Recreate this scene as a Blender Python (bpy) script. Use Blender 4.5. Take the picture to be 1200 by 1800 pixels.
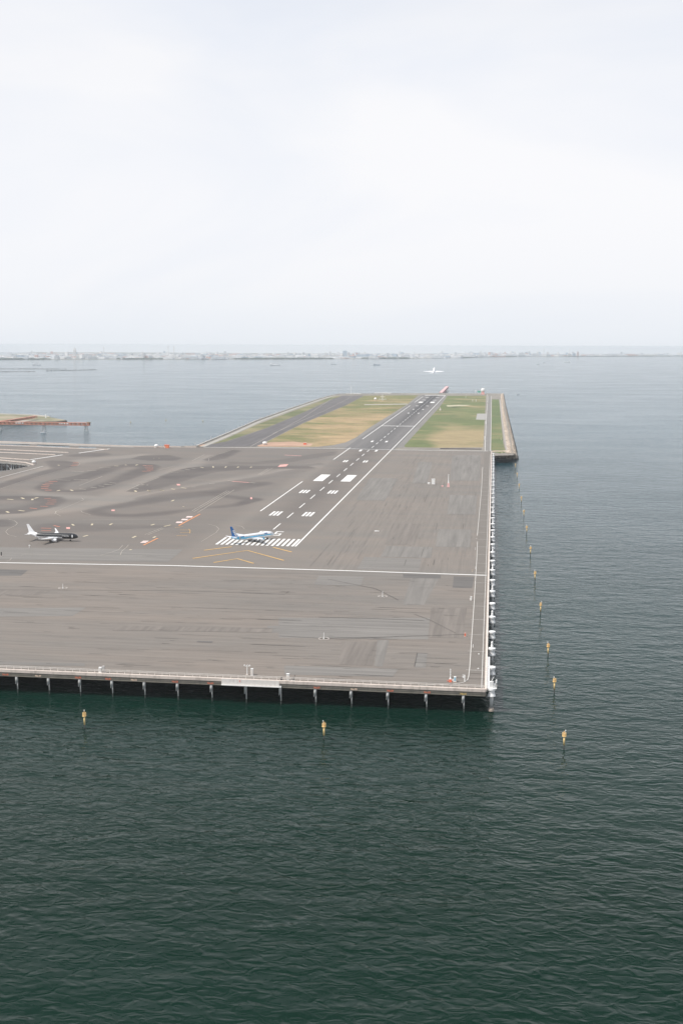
import bpy, math, random
import numpy as np
from mathutils import Vector, Matrix
from mathutils.geometry import tessellate_polygon
random.seed(5); RNG = np.random.default_rng(5)
S = bpy.context.scene
for o in list(bpy.data.objects): bpy.data.objects.remove(o)
COL = S.collection
R_ = math.radians

# ------------------------------------------------------------------ camera
# world frame: x across the runway, y along it, z up, metres; sea level z = 0, pier deck z = 10
DECK = 10.0
FPX, PITCH, YAW, ROLL = 2021.3, 0.143615, -0.12994, 0.003583
CAM = Vector((164.22, -783.24, 149.45))
cF = Vector((math.sin(YAW)*math.cos(PITCH), math.cos(YAW)*math.cos(PITCH), -math.sin(PITCH)))
_r = Vector((math.cos(YAW), -math.sin(YAW), 0)); _u = _r.cross(cF)
cR = _r*math.cos(ROLL) + _u*math.sin(ROLL); cU = -_r*math.sin(ROLL) + _u*math.cos(ROLL)
cam = bpy.data.cameras.new('camera'); camo = bpy.data.objects.new('camera', cam); COL.objects.link(camo)
m = Matrix((( cR.x, cU.x, -cF.x, CAM.x), (cR.y, cU.y, -cF.y, CAM.y), (cR.z, cU.z, -cF.z, CAM.z), (0,0,0,1)))
camo.matrix_world = m
cam.sensor_fit = 'VERTICAL'; cam.sensor_height = 36; cam.lens = FPX/1800*36
cam.clip_start = 1; cam.clip_end = 90000
S.camera = camo

# ------------------------------------------------------------------ sky, sun, exposure
SUN_EL, SUN_DIR = R_(56), Vector((-0.60, -0.36, 0)).normalized()     # towards the sun, horizontally
w = bpy.data.worlds.new('World'); S.world = w; w.use_nodes = True
nt = w.node_tree; nt.nodes.clear()
out = nt.nodes.new('ShaderNodeOutputWorld'); bg = nt.nodes.new('ShaderNodeBackground')
sky = nt.nodes.new('ShaderNodeTexSky'); sky.sky_type = 'NISHITA'; sky.sun_disc = False
sky.sun_elevation = SUN_EL; sky.sun_rotation = math.atan2(SUN_DIR.x, SUN_DIR.y)
sky.air_density = 1.0; sky.dust_density = 1.2; sky.ozone_density = 1.0
tc = nt.nodes.new('ShaderNodeTexCoord'); mp = nt.nodes.new('ShaderNodeMapping'); mp.inputs['Scale'].default_value = (1.0, 1.0, 3.2)
mp.inputs['Rotation'].default_value = (0.25, 0.3, 0.4)
nz = nt.nodes.new('ShaderNodeTexNoise'); nz.inputs['Scale'].default_value = 1.7; nz.inputs['Detail'].default_value = 6; nz.inputs['Roughness'].default_value = 0.45
nz.inputs['Distortion'].default_value = 0.4
mr = nt.nodes.new('ShaderNodeMapRange'); mr.inputs['From Min'].default_value = 0.36; mr.inputs['From Max'].default_value = 0.66
mr.inputs['To Min'].default_value = 0.50; mr.inputs['To Max'].default_value = 0.78
mix = nt.nodes.new('ShaderNodeMix'); mix.data_type = 'RGBA'
# thin bright cloud veil, a little uneven
nz2 = nt.nodes.new('ShaderNodeTexNoise'); nz2.inputs['Scale'].default_value = 1.9; nz2.inputs['Detail'].default_value = 5; nz2.inputs['Roughness'].default_value = .5; nz2.inputs['Distortion'].default_value = .6
vc = nt.nodes.new('ShaderNodeMix'); vc.data_type = 'RGBA'; vc.inputs['A'].default_value = (7.3, 7.6, 8.25, 1); vc.inputs['B'].default_value = (8.3, 8.3, 8.5, 1)
mr2 = nt.nodes.new('ShaderNodeMapRange'); mr2.inputs['From Min'].default_value = .38; mr2.inputs['From Max'].default_value = .62
nt.links.new(mp.outputs[0], nz2.inputs['Vector']); nt.links.new(nz2.outputs['Fac'], mr2.inputs['Value']); nt.links.new(mr2.outputs[0], vc.inputs['Factor']); nt.links.new(vc.outputs['Result'], mix.inputs['B'])
L = nt.links.new
L(tc.outputs['Generated'], mp.inputs['Vector']); L(mp.outputs[0], nz.inputs['Vector']); L(nz.outputs['Fac'], mr.inputs['Value'])
def wm(op, a, b=None):
    q = nt.nodes.new('ShaderNodeMath'); q.operation = op
    for i, x in enumerate((a, b)):
        if x is None: continue
        if isinstance(x, (int, float)): q.inputs[i].default_value = x
        else: L(x, q.inputs[i])
    return q.outputs[0]
sepz = nt.nodes.new('ShaderNodeSeparateXYZ'); L(tc.outputs['Generated'], sepz.inputs[0])
# a thin even cloud layer: its cover along a ray is 1 - exp(-depth / sin(elevation))
tau = wm('DIVIDE', mr.outputs[0], wm('MAXIMUM', wm('ABSOLUTE', sepz.outputs[2]), .03))
veil = wm('SUBTRACT', 1.0, wm('EXPONENT', wm('MULTIPLY', tau, -1.0)))
L(veil, mix.inputs['Factor'])
hzf = wm('EXPONENT', wm('MULTIPLY', wm('ABSOLUTE', sepz.outputs[2]), -22.0))      # duller distant murk low on the horizon
hmx = nt.nodes.new('ShaderNodeMix'); hmx.data_type = 'RGBA'; hmx.inputs['B'].default_value = (7.0, 7.35, 7.8, 1)
L(hzf, hmx.inputs['Factor']); L(vc.outputs['Result'], hmx.inputs['A']); L(hmx.outputs['Result'], mix.inputs['B']); L(sky.outputs[0], mix.inputs['A']); L(mix.outputs['Result'], bg.inputs['Color'])
bg.inputs['Strength'].default_value = 0.1; L(bg.outputs[0], out.inputs[0])
sl = bpy.data.lights.new('sun', 'SUN'); sl.energy = 3.4; sl.angle = R_(0.53); sl.color = (1, .95, .88)
so = bpy.data.objects.new('sun', sl); COL.objects.link(so)
sd = Vector((SUN_DIR.x*math.cos(SUN_EL), SUN_DIR.y*math.cos(SUN_EL), math.sin(SUN_EL)))
so.rotation_euler = sd.to_track_quat('Z', 'Y').to_euler(); so.location = (0, -400, 400)
S.view_settings.view_transform = 'Standard'; S.view_settings.look = 'None'
S.view_settings.exposure = 0.22; S.view_settings.gamma = 1; S.view_settings.use_curve_mapping = False
S.render.engine = 'CYCLES'
S.cycles.max_bounces = 6; S.cycles.volume_bounces = 2

# ------------------------------------------------------------------ helpers
def G(px, py, z=DECK):
    """world ground point seen at a pixel of the 1200x1800 photograph, on the level z"""
    d = cF*FPX + cR*(px-600) - cU*(py-900)
    t = (z-CAM.z)/d.z
    return (CAM.x+t*d.x, CAM.y+t*d.y)
def PG(*pts, z=DECK): return [G(x, y, z) for x, y in pts]

MATS = {}
def principled(name, col, rough=.6, metal=0, spec=None):
    mt = bpy.data.materials.new(name); mt.use_nodes = True
    b = mt.node_tree.nodes['Principled BSDF']
    b.inputs['Base Color'].default_value = (*col, 1); b.inputs['Roughness'].default_value = rough; b.inputs['Metallic'].default_value = metal
    if spec is not None: b.inputs['Specular IOR Level'].default_value = spec
    return mt, mt.node_tree, b
def noise(nt, scale=(1,1,1), sc=1.0, detail=4, rough=.5, dist=0, rot=(0,0,0), src=None):
    t = src or nt.nodes.new('ShaderNodeTexCoord').outputs['Object']
    mp = nt.nodes.new('ShaderNodeMapping'); mp.inputs['Scale'].default_value = scale; mp.inputs['Rotation'].default_value = rot
    n = nt.nodes.new('ShaderNodeTexNoise'); n.inputs['Scale'].default_value = sc; n.inputs['Detail'].default_value = detail
    n.inputs['Roughness'].default_value = rough; n.inputs['Distortion'].default_value = dist
    nt.links.new(t, mp.inputs[0]); nt.links.new(mp.outputs[0], n.inputs['Vector'])
    return n.outputs['Fac']
def rng(nt, v, a, b, c, d):
    r = nt.nodes.new('ShaderNodeMapRange')
    for k, x in zip(('From Min', 'From Max', 'To Min', 'To Max'), (a, b, c, d)): r.inputs[k].default_value = x
    nt.links.new(v, r.inputs['Value']); return r.outputs[0]
def mth(nt, op, a, b=None):
    n = nt.nodes.new('ShaderNodeMath'); n.operation = op
    for i, x in enumerate((a, b)):
        if x is None: continue
        if isinstance(x, (int, float)): n.inputs[i].default_value = x
        else: nt.links.new(x, n.inputs[i])
    return n.outputs[0]
def mixc(nt, f, a, b, mode='MIX'):
    n = nt.nodes.new('ShaderNodeMix'); n.data_type = 'RGBA'; n.blend_type = mode
    for key, x in (('Factor', f), ('A', a), ('B', b)):
        if isinstance(x, (int, float)): n.inputs[key].default_value = x
        elif isinstance(x, tuple): n.inputs[key].default_value = (*x, 1)
        else: nt.links.new(x, n.inputs[key])
    return n.outputs['Result']
def scol(nt, c, v):          # colour times value
    n = nt.nodes.new('ShaderNodeVectorMath'); n.operation = 'SCALE'
    if isinstance(c, tuple): n.inputs[0].default_value = c
    else: nt.links.new(c, n.inputs[0])
    nt.links.new(v, n.inputs['Scale']); return n.outputs[0]
def M(name, col=(.5,.5,.5), rough=.6, var=.12, sc=.6, metal=0, dirt=None, spec=None):
    """plain material with grain and soft wear"""
    if name in MATS: return MATS[name]
    mt, nt, b = principled(name, col, rough, metal, spec)
    a = noise(nt, sc=sc, detail=5, rough=.6); v = rng(nt, a, .3, .7, 1-var, 1+var)
    c = scol(nt, tuple(col), v)
    if dirt: c = mixc(nt, rng(nt, noise(nt, (1,1,.25), sc*2.3, 4, .65), .52, .72, 0, .7), c, dirt)
    nt.links.new(c, b.inputs['Base Color'])
    MATS[name] = mt; return mt

class MB:
    def __init__(s): s.v = []; s.f = []; s.m = []
    def add(s, vs, fs, m=0):
        o = len(s.v); s.v += [tuple(v) for v in vs]; s.f += [tuple(i+o for i in f) for f in fs]; s.m += [m]*len(fs); return s
    def box(s, x, y, z, sx, sy, sz, m=0, rz=0, top=1.0):
        c, n = math.cos(rz), math.sin(rz); vs = []
        for k in (0, 1):
            q = 1 if k == 0 else top
            for a, b in ((-1,-1),(1,-1),(1,1),(-1,1)):
                X, Y = a*sx/2*q, b*sy/2*q; vs.append((x+X*c-Y*n, y+X*n+Y*c, z+k*sz))
        return s.add(vs, [(3,2,1,0),(4,5,6,7),(0,1,5,4),(1,2,6,5),(2,3,7,6),(3,0,4,7)], m)
    def cyl(s, p, q, r, r2=None, n=10, m=0, caps=True):
        p, q = Vector(p), Vector(q); r2 = r if r2 is None else r2; d = (q-p).normalized()
        a = d.orthogonal().normalized(); b = d.cross(a); vs = []
        for c, rr in ((p, r), (q, r2)):
            for i in range(n):
                t = 2*math.pi*i/n; vs.append(c + a*math.cos(t)*rr + b*math.sin(t)*rr)
        fs = [(i, (i+1) % n, n+(i+1) % n, n+i) for i in range(n)]
        if caps: fs += [tuple(range(n-1, -1, -1)), tuple(range(n, 2*n))]
        return s.add(vs, fs, m)
    def lathe(s, prof, n=16, m=0, c=(0,0,0)):
        vs = []; k = len(prof)
        for r, z in prof:
            for i in range(n):
                t = 2*math.pi*i/n; vs.append((c[0]+r*math.cos(t), c[1]+r*math.sin(t), c[2]+z))
        fs = [(j*n+i, j*n+(i+1) % n, (j+1)*n+(i+1) % n, (j+1)*n+i) for j in range(k-1) for i in range(n)]
        fs += [tuple(range(n-1, -1, -1)), tuple((k-1)*n+i for i in range(n))]
        return s.add(vs, fs, m)
    def beam(s, p, q, w, h=None, m=0):
        return s.cyl(p, q, w*.7, n=4, m=m)
    def build(s, name, mat, parent=None, smooth=False, loc=None):
        me = bpy.data.meshes.new(name); me.from_pydata(s.v, [], s.f)
        for x in (mat if isinstance(mat, (list, tuple)) else [mat]): me.materials.append(x)
        me.polygons.foreach_set('material_index', s.m)
        if smooth: me.polygons.foreach_set('use_smooth', [True]*len(s.f))
        me.update()
        return link(name, me, parent, loc)
def link(name, me, parent=None, loc=None):
    o = bpy.data.objects.new(name, me); COL.objects.link(o)
    if parent: o.parent = parent
    if loc: o.location = loc
    return o
def tag(o, label, cat, group=None, kind=None):
    o['label'] = label; o['category'] = cat
    if group: o['group'] = group
    if kind: o['kind'] = kind
    return o
def struct(o): o['kind'] = 'structure'; return o
def stuff(o, label=None):
    o['kind'] = 'stuff'
    if label: o['label'] = label
    return o
def thing(name, loc, rz, label, cat, group=None):
    o = bpy.data.objects.new(name, None); COL.objects.link(o); o.location = loc; o.rotation_euler = (0, 0, rz); o.empty_display_size = 1
    return tag(o, label, cat, group)
def dup(root, loc, rz=None, label=None, skip=()):
    r = root.copy(); COL.objects.link(r); r.location = loc
    if rz is not None: r.rotation_euler = (0, 0, rz)
    if label: r['label'] = label
    for ch in list(root.children):
        if ch.name.split('.')[0] in skip: continue
        c = ch.copy(); COL.objects.link(c); c.parent = r
        for g in list(ch.children):
            d = g.copy(); COL.objects.link(d); d.parent = c
    return r
def sheet(name, poly, z, mat, holes=(), parent=None):
    loops = [[Vector((x, y, 0)) for x, y in lp] for lp in [poly, *holes]]
    fl = [v for lp in loops for v in lp]; tr = tessellate_polygon(loops); fs = []
    for a, b, c in tr:
        n = (fl[b]-fl[a]).cross(fl[c]-fl[a]).z; fs.append((a, b, c) if n > 0 else (a, c, b))
    me = bpy.data.meshes.new(name); me.from_pydata([(v.x, v.y, z) for v in fl], [], fs); me.materials.append(mat); me.update()
    return link(name, me, parent)
ORD = ['nearest','second','third','fourth','fifth','sixth','seventh','eighth','ninth','tenth','eleventh','twelfth','thirteenth','fourteenth','fifteenth','sixteenth','seventeenth','eighteenth','nineteenth','twentieth']
def ordn(i):
    if i < 20: return ORD[i]
    t = {2:'twenty', 3:'thirty', 4:'forty'}[(i+1)//10]
    u = (i+1) % 10
    return t[:-1]+'ieth' if u == 0 else t+'-'+['','first','second','third','fourth','fifth','sixth','seventh','eighth','ninth'][u]

# ------------------------------------------------------------------ materials
def mat_sea():
    mt, nt, b = principled('sea_water', (.012,.045,.036), .12); b.inputs['IOR'].default_value = 1.333; b.inputs['Specular IOR Level'].default_value = .21; b.inputs['Specular Tint'].default_value = (.52,.93,1.0,1)
    n1 = noise(nt, (.20,.34,1), 1, 3, .42, .9, (0,0,.15)); n2 = noise(nt, (.05,.10,1), 1, 2, .45, .5, (0,0,-.25))
    gust = rng(nt, noise(nt, (.004,.009,1), 1, 4, .6, .6), .35, .65, .75, 1.2)
    h = mth(nt, 'ADD', mth(nt, 'MULTIPLY', n1, gust), mth(nt, 'MULTIPLY', n2, 1.6))
    bp = nt.nodes.new('ShaderNodeBump'); bp.inputs['Strength'].default_value = 1; bp.inputs['Distance'].default_value = .66
    nt.links.new(h, bp.inputs['Height']); nt.links.new(bp.outputs[0], b.inputs['Normal'])
    big = noise(nt, (.0016,.0030,1), 1, 4, .55, .4)
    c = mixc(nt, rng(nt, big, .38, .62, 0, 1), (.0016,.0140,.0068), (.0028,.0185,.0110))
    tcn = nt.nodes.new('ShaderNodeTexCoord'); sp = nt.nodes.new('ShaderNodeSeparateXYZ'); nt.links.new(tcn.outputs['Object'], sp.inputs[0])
    c = mixc(nt, rng(nt, sp.outputs[1], -420, 1300, 0, .85), c, (.003,.054,.082))       # base colour turns bluer with distance, partly standing in for reflected sky
    nt.links.new(c, b.inputs['Base Color'])
    rr = noise(nt, (.003,.008,1), 1, 4, .6, .6)
    nt.links.new(rng(nt, rr, .35, .65, .06, .14), b.inputs['Roughness'])
    return mt
def mat_deck():
    mt, nt, b = principled('pier_pavement', (.25,.24,.22), .85)
    at = nt.nodes.new('ShaderNodeAttribute'); at.attribute_name = 'tone'; sp = nt.nodes.new('ShaderNodeSeparateColor'); nt.links.new(at.outputs['Color'], sp.inputs[0])
    dark, sx, sy = sp.outputs; lane = at.outputs['Alpha']
    base = mixc(nt, rng(nt, noise(nt, (.006,.02,1), 1, 5, .6, .3), .35, .65, 0, 1), (.205,.176,.150), (.172,.158,.141))
    # laid lanes and streaks along x (front) and along y (right)
    a1 = noise(nt, (.012,.30,1), 1, 5, .65); a2 = noise(nt, (.05,1.6,1), 1, 3, .6)
    ax = mth(nt, 'ADD', mth(nt, 'MULTIPLY', a1, .75), mth(nt, 'MULTIPLY', a2, .25))
    b1 = noise(nt, (.42,.008,1), 1, 5, .68); b2 = noise(nt, (1.3,.03,1), 1, 3, .6)
    by = mth(nt, 'ADD', mth(nt, 'MULTIPLY', b1, .75), mth(nt, 'MULTIPLY', b2, .25))
    vx = rng(nt, ax, .32, .68, -.17, .15); vy = rng(nt, by, .32, .68, -.15, .15)
    v = mth(nt, 'ADD', mth(nt, 'ADD', mth(nt, 'MULTIPLY', vx, sx), mth(nt, 'MULTIPLY', vy, sy)), 1.0)
    # isolated thin dark scrapes along x
    sc = rng(nt, noise(nt, (.035,1.1,1), 1, 2, .4), .645, .69, 0, 1)
    v = mth(nt, 'SUBTRACT', v, mth(nt, 'MULTIPLY', mth(nt, 'MULTIPLY', sc, sx), .30))
    s2 = rng(nt, noise(nt, (.018,.9,1), 1, 2, .5, src=None, rot=(0,0,.004)), .62, .70, 0, 1); s3 = rng(nt, noise(nt, (.9,.02,1), 1, 2, .5), .62, .70, 0, 1)
    v = mth(nt, 'ADD', v, mth(nt, 'MULTIPLY', mth(nt, 'MULTIPLY', s2, sx), .10)); v = mth(nt, 'ADD', v, mth(nt, 'MULTIPLY', mth(nt, 'MULTIPLY', s3, sy), .14))
    v = mth(nt, 'ADD', v, mth(nt, 'MULTIPLY', mth(nt, 'SUBTRACT', lane, .0), .20))
    fine = rng(nt, noise(nt, sc=1.2, detail=6, rough=.7), .3, .7, .95, 1.05)
    c = scol(nt, base, mth(nt, 'MULTIPLY', v, fine))
    dn = rng(nt, noise(nt, (.02,.03,1), 1, 5, .6, .5), .3, .7, .75, 1.15)
    c = mixc(nt, mth(nt, 'MULTIPLY', dark, dn), c, (.082,.071,.066))
    nt.links.new(c, b.inputs['Base Color'])
    return mt
def mat_grass(name, green, tan, expr):
    mt, nt, b = principled(name, green, .95)
    tcn = nt.nodes.new('ShaderNodeTexCoord'); sp = nt.nodes.new('ShaderNodeSeparateXYZ'); nt.links.new(tcn.outputs['Object'], sp.inputs[0])
    f = expr(nt, sp.outputs)
    n = noise(nt, (.0055,.0060,1), 1, 6, .66, .4); n2 = noise(nt, (.016,.030,1), 1, 6, .75)
    f = mth(nt, 'ADD', f, mth(nt, 'ADD', rng(nt, n, .3, .7, -.95, .95), rng(nt, n2, .3, .7, -.45, .45)))
    cl = nt.nodes.new('ShaderNodeClamp'); nt.links.new(f, cl.inputs[0])
    c = mixc(nt, cl.outputs[0], green, tan)
    n3 = noise(nt, (.014,.022,1), 1, 7, .78)
    c = scol(nt, c, rng(nt, n3, .3, .7, .72, 1.25))
    nt.links.new(c, b.inputs['Base Color']); return mt
def mat_asphalt(name, col, streak=.15, var=.1):
    mt, nt, b = principled(name, col, .85)
    v = rng(nt, noise(nt, (.22,.006,1), 1, 5, .65), .3, .7, 1-streak, 1+streak); v2 = rng(nt, noise(nt, (.03,.01,1), 1, 5, .6), .3, .7, 1-var, 1+var)
    nt.links.new(scol(nt, tuple(col), mth(nt, 'MULTIPLY', v, v2)), b.inputs['Base Color']); return mt
WHITE = M('white_paint', (.78,.77,.74), .6, .06, .4)
WORN = M('worn_white_paint', (.50,.48,.45), .7, .22, .35)
FAINT = M('faint_line_paint', (.42,.385,.33), .8, .2, .2)
YEL = M('yellow_paint', (.62,.38,.12), .7, .12, .3)
ORG = M('orange_paint', (.66,.27,.11), .7, .12, .3)
REDM = M('red_marking_paint', (.50,.19,.13), .7, .2, .3)
PALEY = M('pale_yellow_paint', (.60,.52,.36), .7, .2, .3)
PINK = M('red_sign_paint', (.70,.36,.32), .7, .12, .3)
CONC = M('pale_concrete', (.64,.56,.50), .8, .10, .25, dirt=(.36,.31,.27))
CONC2 = M('grey_concrete', (.40,.38,.35), .85, .12, .2, dirt=(.25,.23,.21))
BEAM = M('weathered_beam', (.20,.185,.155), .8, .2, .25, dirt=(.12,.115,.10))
STEELW = M('white_coated_steel', (.82,.82,.80), .4, .05, .8, dirt=(.62,.60,.56))
STEELG = M('grey_steel', (.50,.50,.49), .5, .12, .5, dirt=(.40,.38,.36))
DARK = M('marine_steel_and_shade', (.03,.035,.033), .7, .3, .6)  # dark steel at the waterline; also paints the shade under the deck
RAIL = M('galvanised_rail', (.74,.69,.64), .5, .1, .6)
BUOYY = M('marker_yellow', (.90,.66,.30), .5, .10, .8)
REDO = M('orange_red_coat', (.78,.17,.09), .5, .1, .5)
TRESTLE = M('faded_red_steel', (.55,.20,.15), .6, .14, .1)
GLASS = M('dark_glass', (.03,.04,.05), .15, .1, 1)
BLK = M('black_rubber', (.025,.025,.025), .7, .2, 1)
BLUEC = M('pale_blue_panel', (.30,.55,.68), .5, .08, 1)

# ------------------------------------------------------------------ sea, far shore, haze
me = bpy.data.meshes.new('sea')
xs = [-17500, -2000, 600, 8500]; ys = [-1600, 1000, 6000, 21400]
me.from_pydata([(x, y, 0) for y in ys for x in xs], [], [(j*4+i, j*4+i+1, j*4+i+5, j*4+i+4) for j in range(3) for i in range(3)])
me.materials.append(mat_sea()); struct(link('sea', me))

def mat_land():
    mt, nt, b = principled('far_shore_ground', (.2,.2,.18), .9)
    c = mixc(nt, rng(nt, noise(nt, (.004,.004,1), 1, 5, .7), .4, .6, 0, 1), (.06,.085,.05), (.30,.29,.27))
    nt.links.new(c, b.inputs['Base Color']); return mt
shore_px = [(-60,632.5),(120,632.2),(350,632),(520,631.4),(700,630.6),(810,629.4),(835,628.2),(930,627),(1060,626.6),(1270,626.2)]
shore = [G(x, y, 0) for x, y in shore_px]
mb = MB(); far = [(x + (x-CAM.x)*.8, 21500) for x, y in shore]
n = len(shore); vs = [(x, y, 0) for x, y in shore] + [(x, y+25, 3) for x, y in shore] + [(x, y, 3) for x, y in far]
mb.add(vs, [(i, i+1, n+i+1, n+i) for i in range(n-1)] + [(n+i, n+i+1, 2*n+i+1, 2*n+i) for i in range(n-1)])
struct(mb.build('far_shore', mat_land()))
def shore_at(t):      # t over 0..n-1
    i = min(int(t), n-2); f = t-i; a, b = shore[i], shore[i+1]
    return (a[0]+(b[0]-a[0])*f, a[1]+(b[1]-a[1])*f)
HZ = bpy.data.materials.new('haze_air'); HZ.use_nodes = True; hn = HZ.node_tree; hn.nodes.clear()
ho = hn.nodes.new('ShaderNodeOutputMaterial'); pv = hn.nodes.new('ShaderNodeVolumePrincipled')
pv.inputs['Color'].default_value = (.93,.97,1.0,1); pv.inputs['Density'].default_value = 4.1e-5; pv.inputs['Anisotropy'].default_value = 0.1
hn.links.new(pv.outputs[0], ho.inputs['Volume'])
mb = MB(); mb.box(-4500, 10200, -1, 27000, 24400, 154); hz = mb.build('haze', HZ); stuff(hz, 'pale sea haze over the bay')

# far city: low industrial buildings and towers across the bay
CITYM = [M('city_white', (.70,.71,.73), .6, .06, .01), M('city_pale', (.70,.69,.68), .7, .1, .01), M('city_grey', (.48,.50,.52), .7, .1, .01), M('city_blue', (.36,.44,.52), .7, .1, .01), M('city_red', (.52,.34,.30), .7, .1, .01)]
ROOF = M('city_roof', (.40,.42,.43), .8, .2, .01)
vari = []
for k in range(14):
    mb = MB(); sx, sy, sz = random.uniform(50,190), random.uniform(40,110), random.choice([9,12,15,20,28])
    if k % 4 == 3: sx, sy, sz = random.uniform(24,45), random.uniform(24,45), random.uniform(35,62)
    mb.box(0,0,0,sx,sy,sz,0); mb.box(0,0,sz,sx*.96,sy*.96,1,1)
    mb.box(-sx*.2,0,sz+1,sx*.3,sy*.5,sz*.22,0); mb.box(sx*.27,sy*.1,sz+1,sx*.15,sy*.3,sz*.12,0)
    for j in range(int(sz//9)): mb.box(0,-sy/2-.3,3+j*9,sx*.92,.6,2.2,1)
    if k % 3 == 0: mb.box(sx*.65,0,0,sx*.34,sy*.8,sz*.55,0); mb.box(sx*.65,0,sz*.55,sx*.3,sy*.7,1,1)
    me = bpy.data.meshes.new('city_building'); me.from_pydata(mb.v, [], mb.f); me.polygons.foreach_set('material_index', mb.m)
    vari.append((me, sz))
vm = []
for me, sz in vari:
    for c in range(5):
        m2 = me.copy(); m2.materials.append(CITYM[c]); m2.materials.append(ROOF); vm.append(m2)
for i in range(230):
    t = (i+random.random())/230*(n-1); x, y = shore_at(t); d = 40+abs(random.gauss(0,1))*600
    vi = random.choices(range(len(vm)), weights=[(5,4,3,1,1)[k % 5]*(1 if (k//5) % 4 != 3 else .5) for k in range(len(vm))])[0]
    o = link('city_building', vm[vi], None, (x+random.uniform(-90,90), y+d, 3)); o.rotation_euler.z = random.uniform(-.4,.4)
    q = (Vector(o.location)-CAM); ipx = 600+FPX*q.dot(cR)/q.dot(cF)
    where = next(w_ for lim, w_ in ((60,'at the left edge of the frame'),(132,'left of the tallest faint tower'),(183,'right beside the tallest faint tower'),(300,'between the faint tower and the chimney pair'),(430,'between the chimney pair and the dark slender tower'),(508,'left of the bright white low warehouse'),(606,'left of the grey-green tower block'),(690,'right of the grey-green tower block'),(762,'above the climbing plane'),(860,'behind the runway end'),(955,'just right of the runway road'),(1080,'in the right part of the frame'),(9999,'at the right edge of the frame')) if ipx < lim)
    size = 'slim tall' if (vi//5) % 4 == 3 else 'low wide'
    tag(o, size+' '+('white','pale','grey','blue-grey','reddish')[vi % 5]+' far-shore building '+where, 'building', 'hazy buildings along the far shore')
mb = MB()
for i in range(2600):
    t = random.random()*(n-1); x, y = shore_at(t); d = 300+random.random()**1.3*min(6500, 20800-y-300); f = 1+d/16000
    sx, sy = random.uniform(30,150), random.uniform(30,100); sz = random.choice([8,10,12,16,22]) if random.random() < .95 else random.uniform(35,60)
    if sz > 34: sx = sy = random.uniform(22,40)
    mb.box((x-CAM.x)*f+CAM.x, y+d, 3, sx, sy, sz, random.choices(range(5), [5,5,4,2,1])[0], random.uniform(-.4,.4))
stuff(mb.build('distant_city', CITYM), 'hazy mass of low city blocks beyond the far shore')
mb = MB()          # dark tree belt on the shoreline, broken
for i in range(1500):
    t = random.random()*(n-1)
    if noise_gate := math.sin(t*5.1)+math.sin(t*2.3+1) < -.2: continue
    x, y = shore_at(t); h = random.uniform(6,15) if t < 5 else random.uniform(4,8); r = random.uniform(12,35)
    mb.lathe([(r*.8,0),(r,h*.5),(r*.55,h*.9),(.5,h)], 6, 0, (x+random.uniform(-40,40), y+random.uniform(30,90), 3))
stuff(mb.build('shore_tree_belt', M('far_foliage', (.05,.075,.05), .9, .3, .02)), 'dark belt of trees along the far shoreline')
def far_thing(name, label, cat, px, base, z0=3):
    x, y = G(px, base, z0); return thing(name, (x, y, z0), 0, label, cat)
t = far_thing('tower', 'tallest faint grey tower in the far city, left of the frame', 'tower', 132, 630)
MB().box(0,0,0,26,26,96,0).box(0,0,96,18,18,14,0).build('tower_body', CITYM[1], t); MB().cyl((0,0,110),(0,0,126),1.5,n=6).build('mast', CITYM[2], t)
for j in range(6): MB().box(0,-13.2,8+j*14,22,.6,5).build('window_band', ROOF, t)
t = far_thing('tower', 'squat grey-green tower block on the far shore below the empty sky, centre', 'tower', 606, 627.6)
MB().box(0,0,0,52,52,78,0).box(0,0,78,34,34,6,0).build('tower_body', CITYM[3], t)
t = far_thing('warehouse', 'long blue-grey warehouse on the far shore right of centre', 'warehouse', 640, 629)
MB().box(0,0,0,190,80,40,0).box(125,0,0,60,70,30,0).build('hall', CITYM[3], t); MB().box(0,0,40,184,74,2,0).build('roof', ROOF, t)
t = far_thing('warehouse', 'very long white hall with grey roof on far shore, above the climbing plane', 'warehouse', 745, 628.4)
MB().box(0,0,0,240,80,20,0).build('hall', CITYM[0], t); MB().box(-10,20,20,200,40,16,0).build('roof', CITYM[2], t)
t = far_thing('warehouse', 'bright white low warehouse on far shore, left of the grey-green tower block', 'warehouse', 508, 629.5)
MB().box(0,0,0,90,60,20,0).build('hall', CITYM[0], t); MB().box(0,0,20,86,56,3,0).build('roof', CITYM[1], t)
t = far_thing('beacon_tower', 'small dark slender tower at the water edge of the far shore', 'tower', 430, 631)
MB().cyl((0,0,0),(0,0,24),7,5,n=8).build('shaft', CITYM[3], t); MB().cyl((0,0,24),(0,0,30),8,4,n=8).build('head', ROOF, t)
for px, h, lab in ((300, 130, 'slender faint chimney pair in the far city, left of centre'), (183, 110, 'faint slim chimney beside the tallest grey tower in the far city'), (955, 120, 'faint slim chimney over the far shore, right of the runway road'), (1000, 95, 'faint short chimney over the far shore towards the right edge')):
    t = far_thing('chimney', lab, 'chimney', px, 627 if px < 900 else 624)
    for dx in ((-30, 45) if 'pair' in lab else (0,)): MB().cyl((dx,0,0),(dx,0,h),7,4.5,n=8).build('stack', CITYM[1], t); MB().cyl((dx,0,h),(dx,0,h+5),5,5,n=8).build('stack_tip', CITYM[4], t)
for k, px in enumerate((100, 165, 470, 870)):
    t = far_thing('port_crane', ['gantry crane at the left of the far shore', 'gantry crane on the far shore right of the tallest grey tower', 'gantry crane on the far shore left of centre', 'gantry crane on the far shore behind the runway road'][k], 'crane', px, 630 if px < 800 else 627.5)
    q = MB()
    for sx in (-12, 12):
        for sy in (-9, 9): q.beam((sx,sy,0),(sx*.8,sy,42),2)
    q.beam((-50,0,44),(40,0,44),2.5); q.beam((0,0,44),(0,0,62),2); q.beam((0,0,62),(-48,0,45),1.2)
    q.build('crane_frame', CITYM[4], t)

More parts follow.
